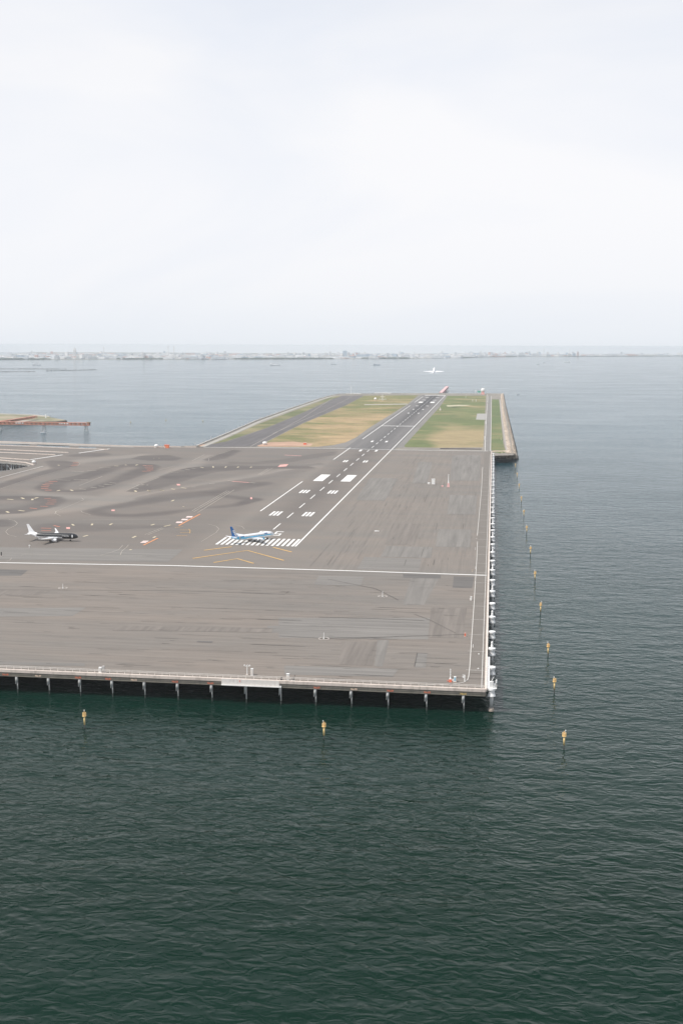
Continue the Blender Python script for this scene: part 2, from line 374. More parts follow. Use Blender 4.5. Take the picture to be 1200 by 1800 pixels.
# ships
def ship(px, py, L_, label, hull, sup, cat='ship', rz=0.0):
    x, y = G(px, py, 0); t = thing('ship', (x, y, 0), rz, label, cat); W = L_*.16; H = L_*.06+1
    prof = [(-.5,.75),(-.42,1),(.3,1),(.43,.6),(.5,.05)]; vs = []; k = len(prof)
    for z, q in ((-.5,.8),(H,1)):
        for a, b in prof: vs += [(a*L_*(1 if z > 0 else .97), b*W/2*q, z), (a*L_*(1 if z > 0 else .97), -b*W/2*q, z)]
    fs = []
    for i in range(k-1):
        a, b = 2*i, 2*k+2*i; fs += [(a, a+2, b+2, b), (a+1, b+1, b+3, a+3), (b, b+2, b+3, b+1)]
    fs += [(0, 2*k, 2*k+1, 1), (2*k-2, 2*k-1, 4*k-1, 4*k-2)]
    MB().add(vs, fs).build('hull', hull, t)
    q = MB(); q.box(-L_*.33,0,H,L_*.16,W*.8,L_*.09); q.box(-L_*.33,0,H+L_*.09,L_*.10,W*.7,L_*.04); q.build('bridge_house', sup, t)
    q = MB(); q.cyl((-L_*.38,0,H+L_*.12),(-L_*.38,0,H+L_*.19),L_*.018,n=8); q.build('funnel', hull, t)
    q = MB(); q.box(L_*.06,0,H,L_*.5,W*.7,L_*.03); q.cyl((L_*.3,0,H),(L_*.3,0,H+L_*.12),L_*.006+.1,n=5); q.build('hatch_cover', sup, t)
    return t
SH = [M('ship_white', (.80,.80,.80), .5, .05, .05), M('ship_grey', (.42,.45,.48), .6, .1, .05), M('ship_blue', (.2,.28,.36), .6, .1, .05)]
ship(483, 642.5, 82, 'pale cargo ship on the bay left of centre under the far shore', SH[0], SH[0])
ship(586, 640.5, 48, 'small grey ship on the bay near the middle of the far shore', SH[1], SH[0])
ship(662, 642, 56, 'grey-blue ship lying left of the climbing plane', SH[2], SH[1])
ship(65, 642, 62, 'white ship near the far breakwaters at the left edge', SH[0], SH[0], rz=.2)
ship(996, 637, 60, 'bright white ship at the right under the far shore', SH[0], SH[0], rz=3.1)
ship(945, 640.5, 30, 'nearer small white boat left of the bright white ship', SH[0], SH[0], 'boat', .3)
ship(956, 638, 30, 'farther small white boat beside the bright white ship', SH[0], SH[1], 'boat', .1)
ship(1082, 634.5, 26, 'tiny grey boat far out on the right side of the bay', SH[1], SH[1], 'boat')
ship(741, 638.5, 24, 'tiny white boat just above the climbing plane', SH[0], SH[0], 'boat', 1.2)
ship(910, 694, 10, 'small white boat beyond the rock seawall corner', SH[0], SH[0], 'boat', .4)
for i, (a, b) in enumerate((((-10,648.4),(120,648.8)), ((-10,653.6),(64,653.2)), ((82,652),(172,650)))):
    p, q = Vector((*G(*a, 0), 0)), Vector((*G(*b, 0), 0)); d = (q-p); ang = math.atan2(d.y, d.x); mb = MB()
    L_ = d.length; k = int(L_/14)
    for j in range(k):
        mb.box((j+.5)*14, random.uniform(-3,3), -1, 15, random.uniform(9,14), random.uniform(2.5,4), 0, random.uniform(-.2,.2), .7)
    o = mb.build('breakwater', M('wet_stone', (.13,.13,.125), .9, .2, .05), None, False, tuple(p)); o.rotation_euler.z = ang
    tag(o, ['longest dark stone breakwater far out at the left edge', 'short dark breakwater nearest to the left edge of the bay', 'dark breakwater reaching farthest right in the left bay'][i], 'breakwater')

# ------------------------------------------------------------------ pier deck with painted tone attribute
X0, X1, Y0, Y1 = -700.0, 163.8, -323.0, 770.0
nx, ny = 340, 430
gx = np.linspace(X0, X1, nx+1); gy = np.linspace(Y0, Y1, ny+1)
def inpoly(px, py, poly):
    r = np.zeros(px.shape, bool); k = len(poly); j = k-1
    for i in range(k):
        xi, yi = poly[i]; xj, yj = poly[j]
        c = ((yi > py) != (yj > py)) & (px < (xj-xi)*(py-yi)/(yj-yi+1e-12)+xi); r ^= c; j = i
    return r
def blur(a, s, it=2):
    for _ in range(it):
        for ax in (0, 1):
            c = np.cumsum(np.concatenate([np.repeat(np.take(a,[0],ax), s+1, ax), a, np.repeat(np.take(a,[-1],ax), s, ax)], ax), ax)
            k = 2*s+1
            a = (np.take(c, np.arange(k, k+a.shape[ax]), ax) - np.take(c, np.arange(0, a.shape[ax]), ax))/k
    return a
PX, PY = np.meshgrid(gx, gy)
c4 = lambda *p: PG(*[(x/4, 720+y/4) for x, y in p])
c5 = lambda *p: PG(*[(300+x/4, 720+y/4) for x, y in p])
c7 = lambda *p: PG(*[(x/4, 860+y/4) for x, y in p])
zones = [  # (polygon, amount, blur cells)
 (c4((-200,560),(0,515),(200,455),(350,415),(330,390),(300,362),(380,355),(480,360),(565,372),(565,395),(480,420),(300,470),(100,530),(0,560),(-200,620)), .8, 1),
 (c4((235,550),(290,512),(400,487),(520,466),(640,430),(760,400),(880,382),(1000,378),(1100,385),(1140,400),(1100,432),(1000,465),(860,512),(740,552),(620,577),(480,582),(330,580),(250,567)), .95, 1),
 (c4((440,550),(500,512),(640,488),(800,438),(900,402),(970,402),(860,450),(700,525),(560,562),(460,570)), -.75, 2),
 (c4((880,575),(1000,520),(1200,440),(1310,408),(1480,400),(1700,398),(1960,400),(2200,402),(2200,412),(1900,418),(1680,425),(1530,440),(1400,470),(1260,520),(1120,560),(960,584)), .8, 1),
 (c4((905,345),(1000,322),(1200,318),(1290,340),(1240,360),(1050,362)), .9, 1),
 (c4((450,325),(560,305),(760,300),(805,315),(700,332),(480,332)), .8, 1),
 (c4((-200,600),(0,605),(300,605),(440,612),(492,640),(400,684),(300,704),(150,732),(0,738),(-200,730)), .85, 1),
 (c4((-100,640),(60,636),(200,640),(240,655),(120,690),(0,700),(-100,700)), -.5, 2),
 (c4((560,712),(700,682),(900,648),(1200,596),(1500,560),(1700,520),(1900,500),(1950,520),(1720,570),(1560,590),(1640,600),(1850,620),(1830,640),(1740,660),(1660,688),(1560,695),(1400,700),(1200,745),(1000,760),(800,760),(640,748),(580,730)), .85, 2),
 (c4((760,700),(900,690),(1200,640),(1500,606),(1700,640),(1660,660),(1400,690),(1150,715),(900,735),(780,725)), -.6, 2),
 (c5((225,355),(280,330),(430,280),(505,288),(400,345),(260,364)), .9, 1),
 (c5((380,365),(560,368),(760,350),(1000,310),(1180,290),(1160,320),(1000,345),(860,372),(600,386),(400,385)), .7, 1),
 (c5((300,372),(420,385),(640,395),(900,388),(1050,370),(1100,385),(900,410),(600,414),(350,410),(180,440),(20,490),(-60,470),(60,430)), .55, 1),
 (c5((580,470),(760,430),(960,400),(1060,410),(900,450),(700,490),(520,520),(380,540),(0,600),(-240,640),(-300,620),(0,560),(300,510)), .55, 2),
 (c5((470,680),(520,640),(600,625),(640,632),(560,655)), .9, 1),
 (c7((-200,205),(60,212),(120,228),(100,262),(0,268),(-200,262)), .8, 1),
 (c7((200,262),(260,238),(420,232),(700,240),(1000,245),(1300,250),(1200,275),(900,290),(560,310),(300,318),(180,300)), .7, 2),
 (c7((300,318),(700,330),(1300,350),(1200,375),(700,352),(300,345)), .35, 2),
 (c7((-200,420),(300,432),(900,450),(1250,425),(1200,455),(700,480),(-200,455)), -.25, 2),
]
D = np.zeros(PX.shape)
for poly, a, s in zones: D = D + a*blur(inpoly(PX, PY, poly).astype(float), s)
D = np.clip(D*1.12, -.25, 1)*.86
rb = np.exp(-((PX-0)/13)**2)*np.clip((PY-40)/220, 0, 1)      # tyre rubber along the runway
rw = blur(((np.abs(PX) < 30) & (PY > 64)).astype(float), 1)
D = np.maximum(D, rw*.34 + rb*.34)
band = np.exp(-((PX-36)/5)**2)*np.clip((PY-20)/60, 0, 1)*.28
D = np.maximum(D, band)
D = np.clip((np.clip(D, 0, 1)-.16)*1.2, 0, 1)
D = np.maximum(D, .26*np.clip((-36-PX)/14, 0, 1)*np.clip((PY+55)/25, 0, 1))
LN = np.zeros(PX.shape)
for lp in (((-60,902),(60,895),(140,884),(230,850),(300,824),(362,799),(384,800),(332,830),(252,868),(160,896),(60,908),(-60,916)), ((150,884),(250,868),(350,850),(450,832),(560,812),(562,821),(450,843),(350,863),(230,881),(140,895)), ((0,846),(90,815),(150,806),(260,797),(262,802),(160,812),(90,826),(0,856)), ((40,862),(90,868),(200,873),(330,864),(330,870),(200,880),(60,876))):
    LN = np.maximum(LN, blur(inpoly(PX, PY, PG(*lp)).astype(float), 2))
LN = LN*(1-np.clip((D-.26)*1.8, 0, 1)); D = np.where(D < .3, D*(1-LN*.8), D)
sxw = np.clip((-84-PY)/3, 0, 1); syw = np.clip((PX-52)/14, 0, 1)*np.clip((PY+84)/3, 0, 1)
sxw = np.maximum(sxw, .35*np.clip((-20-PY)/10, 0, 1)*(1-syw)); 
left = np.clip((-20-PX)/40, 0, 1)*(PY > 40)
sxw = np.maximum(sxw, .25*left)
holes_px = [[(-40,813),(16,813.5),(52,817.7),(51,820),(27,825),(0,829),(-40,836)], [(-20,779.6),(52,780.9),(53,784.2),(-20,782.6)], [(66,781.3),(123,783.4),(123,787.6),(66,784.9)], [(139,784.6),(169,786.2),(169,789.4),(139,788.3)]]
holes = [PG(*h) for h in holes_px]
CX, CY = np.meshgrid((gx[:-1]+gx[1:])/2, (gy[:-1]+gy[1:])/2)
# the north edge of the pier left of the reclaimed land runs along the outer parapet line
edge = PG((-60,774.5),(0,776.8),(130,781.4),(235,785),(345,786))
ey = np.interp(CX, [p[0] for p in edge], [p[1] for p in edge])
keep = ~((CX < edge[-1][0]) & (CY > ey))
for h in holes: keep &= ~inpoly(CX, CY, h)
Y1b = 850.0
if True:      # rows above y = 770 on the left, for the outer taxiway bridge
    gy2 = np.linspace(Y1, Y1b, 33)
    gy = np.concatenate([gy, gy2[1:]]); PX2, PY2 = np.meshgrid(gx, gy2[1:])
    PX = np.concatenate([PX, PX2]); PY = np.concatenate([PY, PY2])
    D = np.concatenate([D, PX2*0]); LN = np.concatenate([LN, PX2*0]); sxw = np.concatenate([sxw, PX2*0+.2]); syw = np.concatenate([syw, PX2*0])
    CX, CY = np.meshgrid((gx[:-1]+gx[1:])/2, (gy[:-1]+gy[1:])/2); ey = np.interp(CX, [p[0] for p in edge], [p[1] for p in edge])
    keep = ~((CX < edge[-1][0]) & (CY > ey)) & ~((CX >= edge[-1][0]) & (CY > 770))
    for h in holes: keep &= ~inpoly(CX, CY, h)
NY = len(gy)-1
verts = np.stack([PX.ravel(), PY.ravel(), np.full(PX.size, DECK)], 1)
ii, jj = np.nonzero(keep); q = ii*(nx+1)+jj
faces = np.stack([q, q+1, q+nx+2, q+nx+1], 1)
me = bpy.data.meshes.new('pier_deck'); me.vertices.add(len(verts)); me.vertices.foreach_set('co', verts.ravel().astype('f4'))
me.loops.add(faces.size); me.loops.foreach_set('vertex_index', faces.ravel().astype('i4'))
me.polygons.add(len(faces)); me.polygons.foreach_set('loop_start', np.arange(0, faces.size, 4, dtype='i4')); me.polygons.foreach_set('loop_total', np.full(len(faces), 4, 'i4'))
me.update(calc_edges=True)
at = me.color_attributes.new('tone', 'FLOAT_COLOR', 'POINT')
at.data.foreach_set('color', np.stack([D.ravel(), sxw.ravel(), syw.ravel(), LN.ravel()], 1).ravel().astype('f4'))
me.materials.append(mat_deck()); deck = struct(link('pier_deck', me))
# soffit, coloured near black for the shade under the deck
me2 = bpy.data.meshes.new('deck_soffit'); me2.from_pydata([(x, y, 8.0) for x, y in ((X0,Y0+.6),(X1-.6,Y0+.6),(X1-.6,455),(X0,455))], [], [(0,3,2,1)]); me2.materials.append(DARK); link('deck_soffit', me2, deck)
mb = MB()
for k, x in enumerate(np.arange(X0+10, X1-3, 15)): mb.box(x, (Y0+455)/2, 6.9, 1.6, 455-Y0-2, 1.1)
stuff(mb.build('deck_girder', DARK, deck))  # girders share the near-black colour that paints the under-deck shade

# front and right edge: pale parapet over weathered fascia beam, in 15 m segments
FY = Y0-.15
for k in range(58):
    x1 = X1-15*k; x0 = max(X1-15*(k+1), X0)
    MB().box((x0+x1)/2, FY-.1, 9.15, x1-x0-.06, 1.1, 1.25).build('parapet', CONC, deck)
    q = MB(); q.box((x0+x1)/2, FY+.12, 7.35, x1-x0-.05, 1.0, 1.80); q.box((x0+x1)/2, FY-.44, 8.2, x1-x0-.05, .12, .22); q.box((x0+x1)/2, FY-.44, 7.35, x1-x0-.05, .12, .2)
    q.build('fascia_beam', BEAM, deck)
for k in range(73):
    y0 = Y0+15*k; y1 = min(y0+15, Y1)
    if y1 <= y0: break
    MB().box(X1+.1, (y0+y1)/2, 9.15, 1.0, y1-y0-.06, 1.1).build('parapet', CONC, deck)
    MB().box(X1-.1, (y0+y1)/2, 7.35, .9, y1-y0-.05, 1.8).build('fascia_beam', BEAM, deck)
# hole edges and the left bridges
def wall_along(name, pts, z0, z1, th, mat, parent, close=False):
    mb = MB(); P = pts + ([pts[0]] if close else [])
    for a, b in zip(P[:-1], P[1:]):
        L_ = math.dist(a, b); mb.box((a[0]+b[0])/2, (a[1]+b[1])/2, z0, L_+th*.5, th, z1-z0, 0, math.atan2(b[1]-a[1], b[0]-a[0]))
    return mb.build(name, mat, parent)
for h in holes[:1]: wall_along('edge_beam', h, 8.8, 10.25, .7, CONC2, deck, True)
wall_along('parapet', edge, 7.4, 11.2, 1.4, CONC, deck)
for a in ([(-60,782.6),(0,783.2),(60,785.4),(130,788.6),(190,790.6)], [(-60,789),(0,790.6),(120,796)], [(-60,794.5),(0,795.6),(97,799.8)], [(-60,804.2),(0,805.4),(52,808.8)], [(-60,808.6),(0,809.2),(45,813.6),(60,818)]):
    wall_along('bridge_kerb', PG(*a), 10.02, 11.0, 1.2, CONC, deck)
sheet('service_lane', PG((-60,775.4),(0,777.4),(130,782),(235,785.6),(235,786.4),(130,783.1),(66,780.9),(0,779.2),(-60,778)), 10.03, CONC2, parent=deck)
for a, wd in (([(52,808.5),(109.5,799.8)], 5), ([(140,796.4),(192,789)], 5)):
    wall_along('joint_strip', PG(*a), 10.0, 10.2, wd*.5, WHITE, deck)
wall_along('joint_strip', PG((-30,846),(0,839.6),(76,819.5)), 10.0, 10.12, 1.2, WORN, deck)
sheet('dark_lane', PG((-40,791),(0,792),(95,797),(118,798),(100,799.3),(60,797.4),(0,794.4),(-40,793.4)), 10.015, M('dark_lane_asphalt', (.13,.12,.11), .9, .15, .05), parent=deck)

# pavement patches
LG = mat_asphalt('pale_patch', (.262,.262,.258), .1, .1)
def mat_patch(name, col, along):
    mt, nt, b = principled(name, col, .9); s = (.012,.35,1) if along == 'x' else (.30,.012,1)
    v = rng(nt, noise(nt, s, 1, 5, .65), .32, .68, .80, 1.18)
    nt.links.new(scol(nt, tuple(col), v), b.inputs['Base Color']); return mt
PGX, PGY = mat_patch('pale_patch_across', (.192,.181,.166), 'x'), mat_patch('pale_patch_along', (.192,.180,.164), 'y')
PDX, PBR, PDK = mat_patch('dark_patch_across', (.128,.121,.113), 'x'), mat_patch('brown_patch', (.180,.160,.141), 'y'), mat_patch('smooth_patch', (.158,.143,.124), 'y')
pat = [((490,1086),(757,1086),(752,1124),(490,1121),PGX), ((470,1100),(490,1100),(490,1112),(470,1112),PGX), ((722,1015),(772,1015),(745,1063),(708,1063),PGY),
 ((797,1013),(833,1014),(829,1034),(795,1033),PDX), ((708,1009),(774,1010.5),(774,1017),(708,1015.5),PDX), 
 ((640,979),(741,982),(736,1003.5),(627,1000.6),PGX), ((0,1001),(50,1002),(38,1012),(0,1012),PDX), ((0,1069),(152,1068),(128,1083),(0,1084),PGX), ((0,1036),(90,1039),(70,1046),(0,1048),PBR),
 ((733,1148),(751,1148),(748,1174),(728,1173),PGX), ((663,1125),(684,1125),(672,1172),(658,1171),PGY), ((600,1128),(663,1128),(655,1170),(596,1168),PBR), ((757,1068),(820,1069),(812,1122),(752,1120),PBR),
 ((347,1126.5),(374,1127.5),(373,1130),(346,1129),PDX), ((0,983),(296,988),(322,966),(0,962),PGX), ((500,1170),(700,1176),(690,1190),(500,1186),PGX), ((0,1163),(150,1166),(150,1171),(0,1168),PGX),
 ((690,920),(740,921),(728,958),(676,957),PBR), ((770,930),(828,931),(826,962),(765,961),PGY), ((680,960),(760,962),(757,981),(668,979),PGY), ((560,1012),(640,1014),(634,1030),(552,1028),PGX),
 ((200,1100),(480,1104),(478,1112),(198,1108),PBR), ((650,840),(700,841),(676,880),(625,879),PGY), ((736,812),(760,812),(750,850),(724,850),PGY), ((795,800),(845,800),(842,845),(790,845),PGY), ((790,870),(838,871),(835,905),(785,904),PGY)]
for k, (a, b, c, d, mt) in enumerate(pat): sheet('pavement_patch', PG(a, b, c, d), 10.012+.0035*k, mt, parent=deck)

# ------------------------------------------------------------------ painted markings on the pier and runway
RW = struct(bpy.data.objects.new('runway', None)); COL.objects.link(RW)
TW = struct(bpy.data.objects.new('taxiway', None)); COL.objects.link(TW)
zc = [0]
def rect(name, x0, x1, y0, y1, mat=WHITE, parent=RW, z=10.12): return sheet(name, [(x0,y0),(x1,y0),(x1,y1),(x0,y1)], z, mat, parent=parent)
def stripe(name, pts, w, mat, parent=TW, z=10.13):
    """painted line of constant width through ground points"""
    P = [Vector((a[0], a[1], 0)) for a in pts]; vs = []
    for i, p in enumerate(P):
        d = ((P[min(i+1, len(P)-1)]-P[max(i-1, 0)])).normalized(); nn = Vector((-d.y, d.x, 0))*w/2
        vs += [(p.x-nn.x, p.y-nn.y, z), (p.x+nn.x, p.y+nn.y, z)]
    return MB().add(vs, [(2*i, 2*i+2, 2*i+3, 2*i+1) for i in range(len(P)-1)]).build(name, mat, parent)
for k in range(16):
    x = (k-7.5)*3.62; rect('threshold_bar', x-.95, x+.95, 0, 30.5)
    rect('threshold_bar', x-.95, x+.95, 2500, 2532)
def dash_ok(y): return True
y = 71.8
while y < 2440:
    rect('centreline_dash', -.5, .5, y, y+30); y += 60
for yy, nb in ((143.5,3),(292,3),(591,2),(738,1),(889,1)):
    for yb in ((yy, yy+24), (2532-yy-24, 2532-yy)):
        for s in (-1, 1):
            for j in range(nb):
                x = s*(10.6 if yb[0] < 1300 or True else 0)+s*j*3.1; ww = 1.0 if nb > 1 else 1.6
                rect('touchdown_bar', x-ww, x+ww, *yb)
for yb in ((392, 453), (2078, 2140)):
    for s in (-1, 1): rect('aiming_block', *sorted((s*9.3, s*19.6)), *yb)
for s in (-1, 1):
    for a, b in (((0, 2535),) if s > 0 else ((167, 386), (620, 790), (939, 1945), (2092, 2440))): rect('edge_line', *sorted((s*28.8, s*30)), a, b, z=10.10)
rect('end_line', -29, 27, 2536, 2542, z=10.1); rect('cross_line', -29, 28.5, 1232, 1239, z=10.11)
rect('number_stroke', 4.2, 10, 60.5, 63, WHITE, RW); rect('number_stroke', 4.2, 5.5, 53, 60.5); rect('number_stroke', 4.2, 10, 51.5, 53.2, z=10.125); rect('number_stroke', 8.7, 10, 46.5, 51.5); rect('number_stroke', 3.6, 10, 44, 46.6, z=10.125)
for x0, x1, y0, y1 in ((-8,-6.7,46.5,60.5),(-3.3,-2,46.5,60.5),(-8,-2,60.5,63),(-8,-2,44,46.5)): rect('number_stroke', x0, x1, y0, y1)
c8 = lambda *p: PG(*[(300+x/4, 860+y/4) for x, y in p])
for pts in (c8((155,487),(540,431),(795,501)), c8((303,516),(470,489),(583,522)), c8((235,430),(430,405)), c8((720,409),(850,442))): stripe('chevron', pts, 1.45, YEL, RW, 10.12)
# joint lines across the pier
stripe('boundary_line', PG((-60,988),(0,989.3),(300,994.4),(600,1003.2),(855,1011.6)), 2.0, WHITE, deck, 10.14)
stripe('boundary_line', PG((358,786.3),(600,788.6),(700,791),(857,793)), 2.4, WHITE, deck, 10.14)
stripe('boundary_line', PG((235,785.6),(345,786.8)), 2.5, CONC, deck, 10.14)
# road edge lines with lane joints near the right edge
LINEW = M('weathered_line_paint', (.62,.60,.56), .7, .1, .3)
stripe('road_line', [(162.2,-321)]+[(162.2,y) for y in range(-300,780,60)], .30, LINEW, deck, 10.14)
cv = PG((737,1205.5),(790,1203),(805,1202),(815,1199.5),(821,1195.5),(823,1190))
stripe('road_line', cv+[(156.7,-290),(156.4,-160),(155.9,-20),(155.4,40)], .32, LINEW, deck, 10.142)
stripe('road_line', [(154.9,66),(155,350),(154,560)], .36, LINEW, deck, 10.142); stripe('road_line', [(155,54),(154,52)], .3, WHITE, deck, 10.142)
for k in range(28): yj = -295+32*k*.98; stripe('joint_line', [(155.2,yj),(163,yj)], .34, WORN, deck, 10.136)
# lane of slightly smoother road asphalt
sheet('road_surface', [(156.9,-300),(162,-300),(162,770),(155.2,770),(155.4,40)], 10.11, M('road_asphalt', (.170,.153,.134), .9, .08, .1), parent=deck)
# dark seam lines on the pier
SEAM = M('dark_seam', (.09,.082,.075), .9, .2, .3)
for pts, wd in ((((0,1037),(300,1038),(500,1045),(507,1040)), .35), (((560,1122),(680,1120),(770,1117),(818,1115)), .4), (((575,1018),(660,1035),(700,1055)), .5), (((728,1080),(755,1090),(800,1113)), .35), (((560,1085),(640,1087),(745,1091)), .5), (((490,1118),(600,1124),(700,1119)), .3)):
    stripe('seam', PG(*pts), wd, SEAM, deck, 10.135)
for pts in (((700,1148),(733,1148)), ((733,1148),(751,1149)), ((728,1165),(748,1166)), ((733,1148),(728,1172)), ((560,840),(845,855))): stripe('seam', PG(*pts), .3, SEAM, deck, 10.136)

def scrapes(name, nn, mat, seed, xr, yr, along, z):
    r = random.Random(seed); mb = MB()
    for _ in range(nn):
        x, y = r.uniform(*xr), r.uniform(*yr); L_ = r.expovariate(1/9)+2; w_ = r.uniform(.10,.42); k = r.uniform(-.03,.03)*L_
        if along == 'x': q = [(x,y,z),(x+L_,y+k,z),(x+L_*.96,y+k+w_*.6,z),(x+L_*.1,y+w_,z)]
        else: q = [(x,y,z),(x+w_,y,z),(x+k+w_*.7,y+L_*2,z),(x+k,y+L_*1.9,z)]
        mb.add(q, [(0,1,2,3)])
    return stuff(mb.build(name, mat, deck))
scrapes('pavement_scrape', 170, SEAM, 1, (-200,150), (-318,-90), 'x', 10.145); scrapes('pavement_scrape', 220, PGX, 2, (-200,150), (-318,-90), 'x', 10.147)
scrapes('pavement_scrape', 60, SEAM, 3, (55,150), (-75,700), 'y', 10.145); scrapes('pavement_scrape', 260, PGY, 4, (45,152), (-75,700), 'y', 10.147)
scrapes('pavement_scrape', 45, SEAM, 5, (-330,-40), (-70,560), 'x', 10.1)
# taxi edge dashes: crop coordinates -> ground
def dashes(fn, lst, mat, w=1.0):
    for (a, b) in lst: stripe('taxi_dash', fn(a, b), w, mat)
dashes(c4, [((318,518),(375,518)),((300,529),(352,532)),((290,543),(345,543)),((290,555),(342,555)),((318,567),(365,567)),((345,507),(405,505)),((1005,395),(1075,395)),((1018,405),(1080,405)),((1025,417),(1078,417)),((1000,434),(1062,432)),((1035,425),(1080,425)),
            ((515,372),(555,372)),((510,384),(556,384)),((500,395),(548,392))], REDM, 2.6)
dashes(c7, [((312,68),(360,64)),((335,78),(398,76)),((335,92),(398,90)),((322,105),(384,105)),((285,120),(338,122)),((212,133),(262,138)),((290,274),(362,276)),((292,292),(362,292)),((380,256),(420,265))], REDM, 1.7)
dashes(c4, [((505,433),(590,437)),((615,430),(680,430)),((700,408),(780,406)),((400,494),(500,497)),((520,493),(620,495)),((740,525),(790,528)),((640,547),(682,551)),((695,537),(735,540)),((770,514),(820,518)),((560,558),(606,562)),((995,528),(1042,532)),((925,552),(975,556)),((730,526),(785,528))], FAINT, 1.4)
dashes(c4, [((402,573),(424,567)),((498,565),(514,572)),((948,570),(960,578)),((1040,569),(1056,575)),((1125,564),(1150,570)),((52,630),(96,634)),((152,620),(170,628)),((245,625),(270,618)),((132,709),(174,714)),((48,717),(64,725)),((805,396),(835,397)),((880,389),(892,391)),((955,392),(970,387)),((228,637),(232,628)),((410,390),(420,393))], PALEY, 2.0)
dashes(c7, [((508,246),(522,256)),((646,254),(652,243)),((772,252),(790,242)),((586,334),(620,324)),((932,342),(958,330)),((1062,254),(1086,246)),((1078,342),(1096,333)),((912,428),(926,424)),((1155,262),(1200,252))], PALEY, 1.5)
c6b = lambda *p: PG(*[(240+x/5, 770+y/5) for x, y in p])
dashes(c6b, [((562,256),(592,263)),((672,250),(676,260)),((780,260),(788,251)),((886,260),(898,252)),((1000,260),(1012,253)),((100,459),(122,468)),((205,455),(238,461)),((305,446),(338,452)),((392,436),(438,443)),((148,178),(158,178)),((196,178),(206,177)),((-4,235),(10,235)),((308,556),(330,545)),((405,604),(422,604))], PALEY, 1.6)
dashes(c6b, [((40,413),(104,413)),((305,302),(372,300)),((372,290),(424,289)),((425,276),(470,280)),((480,430),(520,431)),((640,401),(690,404)),((480,265),(520,268)),((60,241),(90,242)),((800,375),(1040,395))], FAINT, 1.4)
for a, b in (((845,380),(990,392)),): stripe('holding_mark', c6b(a, b), 4.0, PINK)
for q in (c6b((352,405),(380,405),(388,417),(360,418)), c6b((1000,522),(1016,522),(1018,538),(1000,538)), c4((785,704),(808,704),(808,714),(785,714)), c7((468,268),(494,268),(494,280),(468,280))):
    sheet('holding_mark', q, 10.13, PINK, parent=TW)
stripe('holding_mark', c5((800,320),(920,326)), 3.2, PINK); sheet('holding_mark', c5((752,404),(770,388),(828,384),(812,400)), 10.13, PINK, parent=TW)
stripe('holding_line', c8((58,256),(208,175)), 1.3, ORG); stripe('holding_line', PG((252.5,958.5),(277.5,946.2)), 1.3, ORG)
for k, (x, y) in enumerate(((35,238),(72,219),(106,200))): sheet('holding_mark', c8((x,y),(x+44,y),(x+52,y-10),(x+10,y-10)), 10.128, M('pink_white_paint', (.72,.58,.54), .7, .1, .5), parent=TW)
for x, y in ((985,378),(998,370)): sheet('holding_mark', c7((x,y),(x+42,y),(x+50,y-7),(x+10,y-7)), 10.128, M('pink_white_paint'), parent=TW)
dashes(c8, [((30,270),(88,264)),((66,287),(132,287)),((66,305),(132,305)),((42,327),(118,327))], YEL, .7)
stripe('taxi_line', c8((128,280),(138,292),(136,310)), .4, YEL)
# thin guide curves
for pts in (c7((705,466),(780,446),(838,424),(865,394)), c7((848,462),(858,436),(890,410),(905,392)), c7((0,478),(28,466)), c7((48,508),(72,500),(84,484)), c7((60,210),(105,222),(125,240),(112,255),(60,280),(42,300),(60,320),(120,335)),
            c7((390,155),(396,172),(430,190)), c8((215,370),(320,305),(340,280),(320,260),(260,245)), c8((520,280),(500,262),(440,248)), c4((570,712),(580,722),(640,742)), c4((555,372),(565,382),(545,398)), c5((268,360),(270,342),(320,320),(440,280)),
            c4((385,735),(400,715),(590,635),(575,620)), c4((0,560),(160,505),(540,395)), c7((150,468),(175,458),(560,466),(1000,470)), c7((580,216),(900,214),(1200,212))):
    stripe('taxi_line', pts, .35, FAINT)
for pts in (c6b((490,640),(800,462)), c6b((505,648),(818,466)), c6b((540,655),(860,455)), c6b((1070,322),(1160,268)), c6b((1090,322),(1195,265)), c6b((490,200),(600,145)), c6b((0,420),(200,345)), c6b((200,280),(340,245)), c7((1020,320),(1140,272)), c7((1040,322),(1150,278)), c4((560,535),(720,470)), c4((880,575),(1000,520))):
    stripe('taxi_line', pts, .5, FAINT)

# ------------------------------------------------------------------ reclaimed land north of the pier
def seg(nt, v, a, b): return rng(nt, v, a, b, 0, 1)
GRL = mat_grass('grass_left_verge', (.108,.130,.050), (.24,.21,.115), lambda nt, o: mth(nt, 'ADD', mth(nt, 'MULTIPLY', o[0], 0.0), .38))
GRM = mat_grass('grass_middle_field', (.145,.152,.052), (.36,.26,.14), lambda nt, o: mth(nt, 'MULTIPLY', mth(nt, 'ADD', seg(nt, o[0], -260, -90), .25), mth(nt, 'MULTIPLY', rng(nt, o[1], 1750, 1500, .10, .62), 1.0)))
GRR = mat_grass('grass_right_field', (.118,.146,.050), (.31,.245,.13), lambda nt, o: mth(nt, 'MULTIPLY', mth(nt, 'MULTIPLY', seg(nt, o[0], 60, 90), rng(nt, o[1], 1200, 1120, .18, 1)), 1.15))
GRS = mat_grass('grass_shore_strip', (.104,.142,.050), (.20,.19,.085), lambda nt, o: rng(nt, o[1], 1900, 900, -.2, .45))
land_poly = PG((320,785.5),(345,785),(398,763),(450,740),(500,722),(560,701.5),(583,695.2),(594,693.2),(700,692.4),(880,692.8),(886,712),(893,745),(900,790),(902,800),(868,801),(862,790))[:-1]+[(163,768),(-262,768)]
land = sheet('reclaimed_land', land_poly, 9.9, mat_asphalt('packed_gravel', (.23,.21,.18), .05, .15)); struct(land)
t1 = sheet('grass_field', PG((352,784),(372,781),(400,770),(452,746),(500,728),(560,706),(586,696.5),(600,696),(580,703),(533,725),(467,752.5),(400,775),(385,781)), 9.98, GRL); struct(t1)
